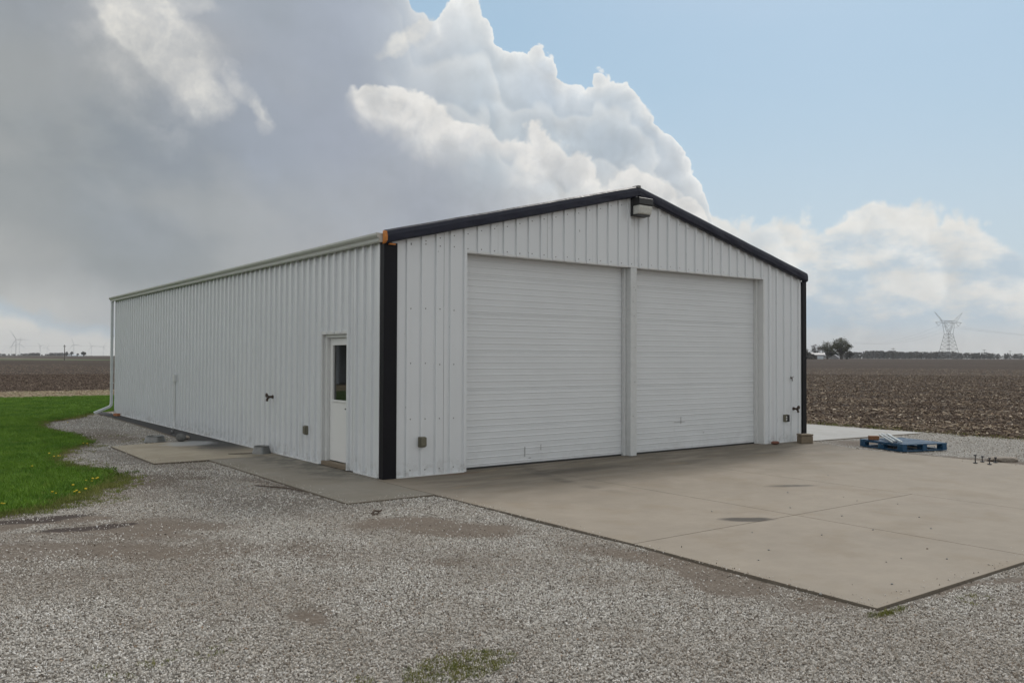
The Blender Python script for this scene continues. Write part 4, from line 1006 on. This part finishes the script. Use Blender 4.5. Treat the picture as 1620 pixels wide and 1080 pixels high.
# dandelions at the ragged lawn edge
dprot = None
dpos = [(85 + 0, 722), (92, 721), (78, 718), (132, 700), (138, 701), (136, 759), (146, 758), (145, 760), (155, 756), (153, 757), (116, 768), (121, 776), (125, 778), (135, 775), (118, 778), (3, 795), (7, 797), (83, 778), (88, 779), (95, 720), (107, 668), (51, 738)]
def dl(px, py):
    if px < 12: return 'yellow dandelion at the lawn edge by the left border of the photo'
    if py < 680: return 'lone yellow dandelion by the pointed tip of the gravel'
    if 690 < py < 710: return 'yellow dandelion at the lawn notch nearest the concrete pad'
    if py < 730: return 'yellow dandelion on the tan patch in the lawn bay'
    if py == 738: return 'lone yellow dandelion out in the middle of the lawn'
    if py < 765: return 'yellow dandelion on the rightmost bulge of the lawn edge'
    return 'yellow dandelion near the lower edge of the lawn'
for i, (px, py) in enumerate(dpos):
    d = ray(px, py); t = -(CAM.z - .04) / d.z; p = CAM + d * t
    if dprot is None:
        dprot = thing('dandelion', dl(px, py), 'flower', (p.x, p.y, -.02), 0, 'dandelions along the lawn edge'); dprot.scale = (.7, .7, .7)
        mb = MB(); mb.tube([(0, 0, 0), (.006, 0, .085)], .002, 5); mb.build('stem', M_WEED, dprot)
        mb = MB(); mb.lathe([(.004, .081), (.014, .085), (.022, .094), (.017, .103), (.0002, .106)], 9, (.006, 0, 0)); mb.build('bloom', M_DAND, dprot)
    else:
        c = copy_tree(dprot); c['label'] = dl(px, py); c.location = (p.x, p.y, -.02); c.rotation_euler = (0, 0, i); k = random.uniform(.55, .85); c.scale = (k, k, k)

# ------------------------------------------------------------------ field clods and corn residue
def stalk_meshes():
    out = []
    for k in range(4):
        rnd = random.Random(70 + k); mb = MB(); l = .5
        if k < 2: mb.tube([(-l, 0, .03), (0, .04 * rnd.uniform(-1, 1), .10), (l, 0, .04)], [.035, .032, .025], 4)
        else:
            mb.add([(-l, -.07, 0), (l * .2, -.10, .12), (l, .02, .05), (l * .1, .09, .15), (-l * .8, .07, .03)], [(0, 1, 3, 4), (1, 2, 3)])
        out.append(mb.mesh('residue', M_STRAW))
    return out
stk = stalk_meshes(); clod = [rock_mesh('clod', M_CLOD, 1, .8, .6, 200 + k, 1, .5) for k in range(4)]
def band(x, y):
    u = x * .96 + y * .27; return .55 + .45 * np.sin(u * .9 + 1.2 * np.sin(y * .07) + .6 * np.sin(u * .31))
def field_pts(n, r0, r1, a0, a1, side, pw_=1.6, use_band=True):
    r = r0 + (r1 - r0) * RNG.random(n) ** pw_; a_ = np.radians(RNG.uniform(a0, a1, n)); x = CAM.x + r * np.sin(a_); y = CAM.y + r * np.cos(a_)
    if side == 'R':
        ok = (x > 13.95 + .25 * wob_(x, y, 1.2)) & ~((y > -.46) & (x < 13.95)) 
    else: ok = (y > 35.9 + .4 * wob_(x, y, 1)) & (x < 25)
    if use_band: ok &= RNG.random(n) < np.clip(band(x, y) * .9 + .15, 0, 1)
    x, y = x[ok], y[ok]; return np.stack([x, y, -.045 + rise(x) + clumpy(x, y) - (np.clip((14.6 - x) / 1.5, 0, 1) * .06 if side == 'R' else 0)], 1)
scatter('corn_residue', field_pts(190000, 18, 150, 36, 80, 'R', 1.7), stk, .06, .25, 'pale corn stalk residue on the right field', tilt=.35)
scatter('soil_clods', field_pts(70000, 18, 100, 36, 80, 'R', 1.7, False), clod, .022, .075, 'dark soil clods on the right field')
scatter('corn_residue', field_pts(36000, 40, 200, 0, 16, 'L', 1.6), stk, .07, .22, 'pale corn stalk residue on the left field', tilt=.35)
scatter('soil_clods', field_pts(36000, 40, 90, 0, 16, 'L', 1.2, False), clod, .04, .12, 'dark soil clods on the left field')
n = 11000; x = RNG.uniform(-12, 7, n); y = 29.2 + 7.2 * RNG.random(n)
scatter('margin_straw', np.stack([x, y, -.05 + .05 * (y - 28.6) / 8], 1), stk, .06, .18, 'dry straw on the margin behind the lawn', tilt=.4)
n = 1700; x = 13.9 + 1.1 * RNG.random(n) ** 1.5; y = RNG.uniform(-14, 14, n)
scatter('edge_grass', np.stack([x, y, np.full(n, -.07)], 1), [blades(12, .08, .04, .12, .004, M_WEED, 60 + k) for k in range(2)], .5, 1.2, 'thin green and tan grass along the field edge', tilt=.3)

# ------------------------------------------------------------------ trees
def tree_parts(h, spread, seed, leaf_n, leaf_s, trunk_r, m_leaf, m_bark=M_BARK, low=.32, name='broadleaf_tree'):
    rnd = random.Random(seed); mb = MB(); tips = []
    def grow(p, d, l, r_, depth):
        q = p + d * l; mid = p + d * l * .5 + Vector((rnd.gauss(0, l * .06), rnd.gauss(0, l * .06), 0))
        mb.tube([p, mid, q], [r_, r_ * .8, r_ * .62], 5, False)
        if depth >= 2: tips.append(q); tips.append(mid)
        if depth == 4: return
        for k in range(3 if depth < 3 else 4):
            nd = (d + Vector((rnd.gauss(0, .62), rnd.gauss(0, .62), rnd.gauss(.1, .35)))).normalized()
            if nd.z < -.1: nd.z = .05
            grow(q, nd, l * rnd.uniform(.62, .85), r_ * .6, depth + 1)
    base = h * low * .6
    mb.tube([(0, 0, -.3), (0, 0, base)], [trunk_r * 1.3, trunk_r], 7, False)
    for k in range(4):
        a_ = k * 1.57 + rnd.uniform(-.4, .4); grow(Vector((0, 0, base * .9)), Vector((math.cos(a_) * .75, math.sin(a_) * .75, 1)).normalized(), h * .24, trunk_r * .6, 1)
    cr = MB(); cl = []
    for i in range(max(26, leaf_n // 45)):
        while True:
            q = Vector((rnd.uniform(-1, 1), rnd.uniform(-1, 1), rnd.uniform(-1, 1)))
            if .25 < q.length < 1: break
        c = Vector((q.x * spread * .86, q.y * spread * .86, h * (.60 + .34 * q.z))); cl.append(c)
        b0 = Vector((0, 0, base)).lerp(Vector((c.x * .35, c.y * .35, h * .5)), rnd.random()); mb.tube([b0, b0.lerp(c, .5) + Vector((0, 0, -h * .03)), c], [trunk_r * .3, trunk_r * .16, trunk_r * .05], 3, False)
    for i in range(leaf_n):
        c = (rnd.choice(tips) if rnd.random() < .25 else rnd.choice(cl)); c = c + Vector((rnd.gauss(0, 1), rnd.gauss(0, 1), rnd.gauss(0, .8))) * h * .052
        n_ = Vector((rnd.gauss(0, 1), rnd.gauss(0, 1), rnd.gauss(0, 1))).normalized(); u = n_.orthogonal().normalized() * leaf_s * rnd.uniform(.5, 1.2); v = n_.cross(u) * rnd.uniform(.4, 1)
        cr.add([c - u, c - v, c + u, c + v], [(0, 1, 2, 3)])
    mx = max(math.hypot(v[0], v[1]) for v in cr.v); mz = max(v[2] for v in cr.v); kx = spread / mx * 1.08; kz = h / mz
    for B in (mb, cr): B.v = [(v[0] * kx if v[2] > base else v[0], v[1] * kx if v[2] > base else v[1], v[2] * kz) for v in B.v]
    return mb.mesh('trunk', m_bark), cr.mesh('crown', m_leaf)
def tree(name, label, px, dist, h, spread, seed, leaf_n, leaf_s, m_leaf, trunk_r=.35, low=.32, cat='tree', group=None):
    a_, b2 = tree_parts(h, spread, seed, leaf_n, leaf_s, trunk_r, m_leaf, low=low)
    t = thing(name, label, cat, at(px, dist), 0, group); link('trunk', a_, t); link('crown', b2, t); return t
D = 500; k = D / FPX * .93
tree('broadleaf_tree', 'largest round-crowned tree at the right end of the farm trees', 1331, D, 35.5 * k, 18.5 * k, 5, 4600, .25, M_LEAF, .6, .25, group='trees round the distant farm sheds')
tree('broadleaf_tree', 'greenish open tree behind the white shed door, left of the largest tree', 1309, D + 15, 31 * k, 14 * k, 9, 2600, .23, M_LEAF, .45, .3, group='trees round the distant farm sheds')
tree('bare_tree', 'thin bare tree behind the left end of the grey shed roof', 1291, D + 25, 26 * k, 11 * k, 12, 1100, .2, M_TWIG, .3, .3, group='trees round the distant farm sheds')
tree('bare_tree', 'bare tree half hidden by the right corner of the workshop', 1273, D + 20, 24 * k, 10 * k, 21, 900, .2, M_TWIG, .3, .3, group='trees round the distant farm sheds')
tree('broadleaf_tree', 'low dark dense tree between the two farm sheds', 1318, D + 22, 16 * k, 9 * k, 33, 1500, .4, M_EVER, .3, .1, group='trees round the distant farm sheds')
tree('broadleaf_tree', 'low greyish tree just right of the largest tree', 1344, D + 60, 15 * k, 9 * k, 35, 700, .4, M_WOODS, .3, .1, group='trees round the distant farm sheds')
def bush(label, px, dist, w_, h, seed, m, n_=500, group=None):
    rnd = random.Random(seed); mb = MB()
    for i in range(n_):
        a_ = rnd.uniform(0, 6.28); r_ = rnd.random() ** .5; z = rnd.random() ** .8; rr = w_ * r_ * math.sqrt(max(.05, 1 - z * z)); c = Vector((rr * math.cos(a_), rr * math.sin(a_), z * h * rnd.uniform(.75, 1)))
        n_v = Vector((rnd.gauss(0, 1), rnd.gauss(0, 1), rnd.gauss(0, 1))).normalized(); u = n_v.orthogonal() * w_ * .12; v = n_v.cross(u) * .7; mb.add([c - u, c - v, c + u, c + v], [(0, 1, 2, 3)])
    o = mb.build('bush', m, loc=at(px, dist)); return tag(o, label, 'bush', group)
bush('brown bare thicket left of the grey shed, by the workshop corner', 1277, D - 5, 4.0, 3.6, 1, M_TWIG, 700)
bush('second brown thicket touching the left wall of the grey shed', 1285, D - 8, 2.6, 2.8, 2, M_TWIG, 500)
bush('small round dark bush alone at the field edge right of the large tree', 1340, D - 5, .9, 1.1, 3, M_EVER, 300)
def gable(name, label, px, dist, w_, dep, hw, hr, rz, mw, mr, door=None, cat='building'):
    t = thing(name, label, cat, at(px, dist), rz); mb = MB()
    mb.add([(-w_ / 2, -dep / 2, -.3), (w_ / 2, -dep / 2, -.3), (w_ / 2, -dep / 2, hw), (-w_ / 2, -dep / 2, hw), (-w_ / 2, dep / 2, -.3), (w_ / 2, dep / 2, -.3), (w_ / 2, dep / 2, hw), (-w_ / 2, dep / 2, hw), (-w_ / 2, 0, hw + hr), (w_ / 2, 0, hw + hr)],
           [(0, 1, 2, 3), (5, 4, 7, 6), (1, 5, 6, 9, 2), (4, 0, 3, 8, 7)]); mb.build('wall', mw, t)
    mb = MB(); o_ = .3
    for s in (-1, 1):
        a1 = (-w_ / 2 - o_, s * (dep / 2 + o_), hw - .1); b1 = (w_ / 2 + o_, s * (dep / 2 + o_), hw - .1); c1 = (w_ / 2 + o_, 0, hw + hr + .06); d1 = (-w_ / 2 - o_, 0, hw + hr + .06)
        up_ = Vector((0, 0, .12)); V = [Vector(q) for q in (a1, b1, c1, d1)]; mb.add(V + [q + up_ for q in V], [(0, 1, 2, 3), (4, 5, 6, 7), (0, 1, 5, 4), (1, 2, 6, 5), (3, 0, 4, 7)])
    mb.build('roof', mr, t)
    if door: mb = MB(); mb.box(door[0], door[1], -dep / 2 - .1, -dep / 2 - .02, 0, door[2]); mb.build('door', M_WHITE, t)
    return t
faz = lambda px: -math.atan2(ray(px, 563).x, ray(px, 563).y)
gable('farm_shed', 'dark low farm shed with pale roof and a wide white door', 1294, D, 19 * k, 6, 6.8 * k, 2.6 * k, faz(1294), M_SHEDW, M_SHEDR, (-1.0 * k, 8.5 * k, 5.2 * k))
gable('farm_shed', 'small pale gabled shed behind the trunk of the largest tree', 1321, D + 6, 5, 12 * k, 2.4 * k, 4.6 * k, faz(1321) + R(80), M_SHEDR, M_SHEDR)
t = thing('farm_house', 'grey sided house across the lawn, seen reflected in the entry door pane', 'house', (-23, 50, -.1), R(-22))
M_HW = mat('house_siding', (.30, .31, .32), .6); M_HR = mat('house_roof', (.07, .07, .075), .9)
mb = MB(); mb.box(-8, 8, -4, 4, 0, 2.9); mb.build('wall', M_HW, t)
for s_ in (-1, 1):
    mb = MB(); mb.add([(-8.6, s_ * 4.6, 2.8), (8.6, s_ * 4.6, 2.8), (8.6, 0, 5.2), (-8.6, 0, 5.2), (-8.6, s_ * 4.6, 2.95), (8.6, s_ * 4.6, 2.95), (8.6, 0, 5.35), (-8.6, 0, 5.35)], [(0, 1, 2, 3), (4, 5, 6, 7), (0, 1, 5, 4), (1, 2, 6, 5), (3, 0, 4, 7)]); mb.build('roof', M_HR, t)
for s_ in (-8, 8): mb = MB(); mb.add([(s_, -4, 2.9), (s_, 4, 2.9), (s_, 0, 5.2)], [(0, 1, 2)]); mb.build('gable_end', M_HW, t)
for x_ in (-5.5, -1.5, 2.5, 6):
    mb = MB(); mb.box(x_ - .7, x_ + .7, -4.06, -4.005, 1.0, 2.2); wf_ = mb.build('window', M_WHITE, t)
    mb = MB(); mb.box(x_ - .6, x_ + .6, -4.075, -4.062, 1.1, 2.1); mb.build('pane', M_GLASS, wf_)
for x_ in (-7, -3.5, 0, 3.5, 7): mb = MB(); mb.box(x_ - .08, x_ + .08, -6.1, -5.94, 0, 2.7); mb.build('porch_post', M_WHITE, t)
mb = MB(); mb.box(-8, 8, -6.2, -4.1, 2.72, 2.86); mb.build('porch_roof', M_WHITE, t)
# far woods: one mass
def woods(name, label, spans, dist, m, seed, per=2.6):
    rnd = random.Random(seed); mb = MB()
    for (p0, p1, hh, dens) in spans:
        n_ = int((p1 - p0) / per * dens) + 1
        for i in range(n_):
            px = p0 + (p1 - p0) * rnd.random(); d_ = dist * rnd.uniform(.97, 1.06); c0 = at(px, d_); H_ = .91 * hh * d_ / FPX * rnd.uniform(.62, 1.06); wr = H_ * rnd.uniform(.35, .6)
            mb.tube([c0 - Vector((0, 0, .5)), c0 + Vector((0, 0, H_ * .6))], [H_ * .03, H_ * .015], 3, False)
            for q in range(46):
                a_ = rnd.uniform(0, 6.28); z = rnd.random(); rr = wr * math.sqrt(max(0, 1 - (z * 1.6 - .7) ** 2 * .7)) * rnd.random() ** .5
                c = c0 + Vector((rr * math.cos(a_), rr * math.sin(a_), H_ * (.12 + .88 * z)))
                n_v = Vector((rnd.gauss(0, 1), rnd.gauss(0, 1), rnd.gauss(0, 1))).normalized(); u = n_v.orthogonal() * H_ * .085; v = n_v.cross(u) * .8; mb.add([c - u, c - v, c + u, c + v], [(0, 1, 2, 3)])
    return tag(mb.build(name, m), label, kind='stuff')
woods('distant_woods', 'long grey-green line of distant woods across the right horizon', [(1255, 1352, 10.5, 2.2), (1345, 1375, 10, 3.2), (1370, 1420, 12.3, 3.6), (1415, 1515, 11.2, 3.6), (1510, 1560, 9.6, 2.4), (1555, 1580, 9.5, 1.6), (1578, 1640, 8.3, 1.7), (1640, 1800, 9, 1.5)], 1300, M_WOODS, 4)
woods('distant_woods', 'low broken line of distant woods on the left horizon', [(-80, 2, 4, 1.5), (3, 10, 3.4, 4), (13, 15, 3.5, 2), (18, 24, 3.4, 3), (28, 31, 2.4, 2), (33, 43, 3.8, 4), (44, 63, 4.6, 5), (65, 68, 2.4, 2), (71, 77, 3.2, 3), (79, 104, 4.6, 5)], 2000, M_WOODS, 8, 2.0)

# left farmstead
DL = 1500; kl = DL / FPX * .88
for px, hh, ww, sd_, lb_ in ((105.5, 7.6, 3.2, 3, 'far tree left of the white gabled barn on the left horizon'), (113.5, 8.2, 3.6, 4, 'far tree above the white gabled barn on the left horizon'), (132.5, 8.0, 4.6, 6, 'widest far tree at the right end of the left horizon farm'), (123, 5.0, 2.6, 7, 'low far tree between the two white sheds on the left horizon')):
    tree('broadleaf_tree', lb_, px, DL + 20, hh * kl, ww * kl, sd_, 700, .9, M_WOODS, .5, .1, group='trees round the left horizon farm')
gable('barn', 'white gabled barn in the far farmstead on the left horizon', 109.8, DL, 5.5 * kl, 6.0 * kl, 1.8 * kl, 3.0 * kl, faz(110) + R(90), M_WHITE, M_SHEDR)
gable('barn', 'white low shed right of the gabled barn on the left horizon', 117.5, DL, 6 * kl, 8, 1.6 * kl, 1.5 * kl, faz(117), M_WHITE, M_WHITE)
gable('barn', 'smallest white shed below the widest far tree on the left horizon', 127, DL - 5, 7 * kl, 8, 1.0 * kl, .8 * kl, faz(127), M_WHITE, M_WHITE)

# ------------------------------------------------------------------ pylon, poles, wires, turbines
DP = 900; kp = DP / FPX * .895
base = at(1501, DP); line_az = R(14)
py = thing('transmission_pylon', 'steel lattice transmission pylon above the woods on the right', 'pylon', base, -line_az)
# local x = across the line, local y = along the line
fs_ = 1 / math.cos(R(62 - 14) - 0) if False else 1.0
view = math.atan2(ray(1501, 563).x, ray(1501, 563).y) - line_az
def hgt(pyx): return (567.6 - pyx) * kp
wid = 1 / max(.3, abs(math.cos(view)))
h1, h2, ha, hh_ = hgt(528), hgt(510), hgt(507), hgt(494)
Bs, Ws = 7.0, 2.6
legs = MB(); cor = [(-1, -1), (1, -1), (1, 1), (-1, 1)]
def lp(sx, sy, t): s = Bs + (Ws - Bs) * t; return Vector((sx * s, sy * s, -.5 + (h1 + .5) * t))
for sx, sy in cor: legs.bar(lp(sx, sy, 0), lp(sx, sy, 1), .34)
legs.build('leg', M_PYL, py)
br = MB(); lv_ = [0, .22, .42, .58, .72, .86, 1]
for i in range(6):
    for q in range(4):
        c0, c1 = cor[q], cor[(q + 1) % 4]
        br.bar(lp(*c0, lv_[i]), lp(*c1, lv_[i + 1]), .17); br.bar(lp(*c1, lv_[i]), lp(*c0, lv_[i + 1]), .17); br.bar(lp(*c0, lv_[i + 1]), lp(*c1, lv_[i + 1]), .26 if i in (0, 1, 5) else .16)
br.build('bracing', M_PYL, py)
ax = 19 * kp * wid * .98; ix = 7.5 * kp * wid
up = MB()
for s in (-1, 1):
    for sy in (-1, 1):
        up.bar((s * Ws, sy * Ws, h1), (s * ix, sy * 1.0, h2), .3); up.bar((0, sy * Ws * .6, h1 + 1), (s * ix * .85, sy * 1.0, h2), .24)
    for t0, t1 in ((0, .35), (.35, .7), (.7, 1)):
        a0 = Vector((s * Ws, 0, h1)).lerp(Vector((s * ix, 0, h2)), t0); a1 = Vector((0, 0, h1 + 1)).lerp(Vector((s * ix * .85, 0, h2)), t1); up.bar(a0, a1, .18)
up.build('fork', M_PYL, py)
arm = MB()
for sy in (-1, 1):
    arm.bar((-ax, 0, h2), (-ix, sy, h2), .26); arm.bar((ax, 0, h2), (ix, sy, h2), .26); arm.bar((-ix, sy, h2), (ix, sy, h2), .34); arm.bar((-ix, sy, ha), (ix, sy, ha), .3)
for s in (-1, 1):
    arm.bar((s * ax, 0, h2), (s * ix, 0, ha), .22)
for i in range(8):
    x0 = -ix + i * ix / 4; arm.bar((x0, -1, h2), (x0 + ix / 4, -1, ha), .2); arm.bar((x0, 1, ha), (x0 + ix / 4, 1, h2), .2)
arm.build('crossarm', M_PYL, py)
for s in (-1, 1):
    hn = MB(); tip = Vector((s * ax * 1.04, 0, hh_)); hn.bar((s * ix, .8, ha), tip, .26); hn.bar((s * ix * 1.28, -.8, h2), tip, .26); hn.bar((s * ix * 1.2, 0, h2 + .5), Vector((s * ix, 0, ha)).lerp(tip, .45), .2)
    hn.build('peak_horn', M_PYL, py)
ins = []
for cx_ in (-.74, 0, .74):
    X_ = cx_ * ax; mbi = MB(); dz_ = 5.2 * kp; wI = 4.0 * kp * wid
    mbi.bar((X_ - wI, 0, h2), (X_, 0, h2 - dz_), .26); mbi.bar((X_ + wI, 0, h2), (X_, 0, h2 - dz_), .26); mbi.build('insulator', M_BOLT, py); ins.append(X_)
ca, sa = math.cos(-line_az), math.sin(-line_az)
for nm_, X_ in zip(('first', 'middle', 'last'), ins):
    st_ = Vector((base.x + X_ * ca, base.y + X_ * sa, 0)); hc_ = h2 - 5.2 * kp
    for s, az_ in ((1, 40), (-1, 132)):
        rk = {'first': 0, 'middle': 1, 'last': 2}[nm_]
        ux, uy = math.sin(R(az_)), math.cos(R(az_)); off = Vector((uy, -ux, 0)) * (X_ * s * .8)
        e_ = Vector((base.x, base.y, 0)) + Vector((ux, uy, 0)) * 360 + off
        pts_ = []
        for i in range(25):
            t = i / 24; q = st_.lerp(e_, t); pts_.append((q.x, q.y, base.z + hc_ - 4 * 14 * t * (1 - t)))
        mb = MB(); mb.tube(pts_, .032, 3, False)
        tag(mb.build('power_line', M_WIRE), (('high-voltage wire sagging leftwards from the pylon, hung at its ' if s > 0 else 'high-voltage wire sagging rightwards from the pylon, hung at its ') + ('left', 'middle', 'right')[rk] + ' insulator'), 'wire', 'wires hung from the pylon')
def pole(label, px, dist, h, arm_w=1.2, rad=.16, group='distant utility poles'):
    t = thing('utility_pole', label, 'pole', at(px, dist), faz(px), group)
    mb = MB(); mb.tube([(0, 0, -.5), (0, 0, h)], [rad, rad * .7], 6); mb.build('pole_shaft', M_POLE, t)
    mb = MB(); mb.box(-arm_w, arm_w, -.07, .07, h - .7, h - .5); mb.build('pole_crossarm', M_POLE, t); return t
pole('slim utility pole in front of the woods between farm trees and pylon', 1413, 620, 16.5 * 620 / FPX)
pole('utility pole against the woods, first right of the pylon', 1557, 700, 14 * 700 / FPX)
pole('shortest utility pole near the right edge beyond the field', 1598, 900, 12 * 900 / FPX)
pole('dark utility pole standing at the green strip on the left', 102, 385, 24.5 * 336 / FPX, .5, .17)
pl = at(102, 385)
for o_ in (0.0,):
    mb = MB(); q = []
    for i in range(-12, 13):
        t = i / 12; p = pl + dv * t * 260; tt = abs(t) * 2 % 1; q.append((p.x, p.y, 24.0 * 336 / FPX - .3 - 4 * .5 * tt * (1 - tt)))
    mb.tube([(a_[0] + nv.x * o_, a_[1] + nv.y * o_, a_[2]) for a_ in q], .011, 3, False); tag(mb.build('power_line', M_WIRE), 'thin utility wire crossing above the left field', 'wire')
def turbine(label, px, hub_y, rot, blade=47, hub=82, yaw=0):
    base_y = 560.6 + px * .006; dist = hub * FPX / ((base_y - hub_y) * math.cos(math.atan((810 - px) / FPX)))
    t = thing('wind_turbine', label, 'wind turbine', at(px, dist), faz(px) + R(yaw), 'wind turbines on the left horizon')
    mb = MB(); mb.tube([(0, 0, -1), (0, 0, hub)], [1.9, 1.1], 10); mb.build('tower', M_TURB, t)
    mb = MB(); mb.box(-1.8, 1.8, -4, 6, hub - 1.8, hub + 2.0); mb.build('nacelle', M_TURB, t, bevel=.4)
    for q in range(3):
        a_ = R(rot + 120 * q); mb = MB(); d = Vector((math.sin(a_), 0, math.cos(a_))); c = Vector((0, -5, hub)); n_ = Vector((d.z, 0, -d.x))
        vs = []
        for tt, w1 in ((.0, .9), (.06, 1.0), (.2, 1.5), (.6, .9), (1, .25)):
            p = c + d * blade * tt; vs += [p + n_ * w1 * 1.3 - Vector((0, .35, 0)), p - n_ * w1 * .7 - Vector((0, .35, 0)), p - n_ * w1 * .7 + Vector((0, .35, 0)), p + n_ * w1 * 1.3 + Vector((0, .35, 0))]
        mb.add(vs, [(i * 4 + j_, i * 4 + (j_ + 1) % 4, i * 4 + 4 + (j_ + 1) % 4, i * 4 + 4 + j_) for i in range(4) for j_ in range(4)] + [(16, 17, 18, 19)]); mb.build('blade', M_TURB, t)
turbine('largest and nearest wind turbine on the left horizon', 25, 535.5, 90, 58)
turbine('wind turbine just right of and behind the largest one', 30.5, 542.5, 10, 56)
turbine('faint wind turbine left of the largest one', 18, 547.5, 20, 54)
turbine('wind turbine with level blades midway to the utility pole', 63.5, 545.5, 75, 34)
turbine('faint wind turbine midway, right of the level-bladed one', 74.5, 548.5, 25, 54)
turbine('wind turbine rising behind the left horizon farm', 116.5, 543.5, 100, 56)
turbine('wind turbine right of the left horizon farm', 144.5, 546.5, 92, 54)
turbine('rightmost wind turbine, beside the workshop downspout', 163.5, 547.5, 30, 54)
turbine('faintest wind turbine at the far left edge', 4.5, 552.5, 50, 60)

# ------------------------------------------------------------------ air
mb = MB(); mb.box(-8600, 8600, -8600, 8600, -1.2, 190)
HZ = bpy.data.materials.new('haze_air'); HZ.use_nodes = True; HZ.node_tree.nodes.clear(); T = NT(HZ.node_tree)
pv = T.node('ShaderNodeVolumePrincipled', {'Color': (.93, .96, 1.0, 1), 'Density': .00011, 'Anisotropy': .2}); T.l.new(pv.outputs[0], T.node('ShaderNodeOutputMaterial').inputs['Volume'])
USE_HAZE = True
if USE_HAZE: tag(mb.build('haze', HZ), 'pale thin haze over the far fields', kind='stuff')
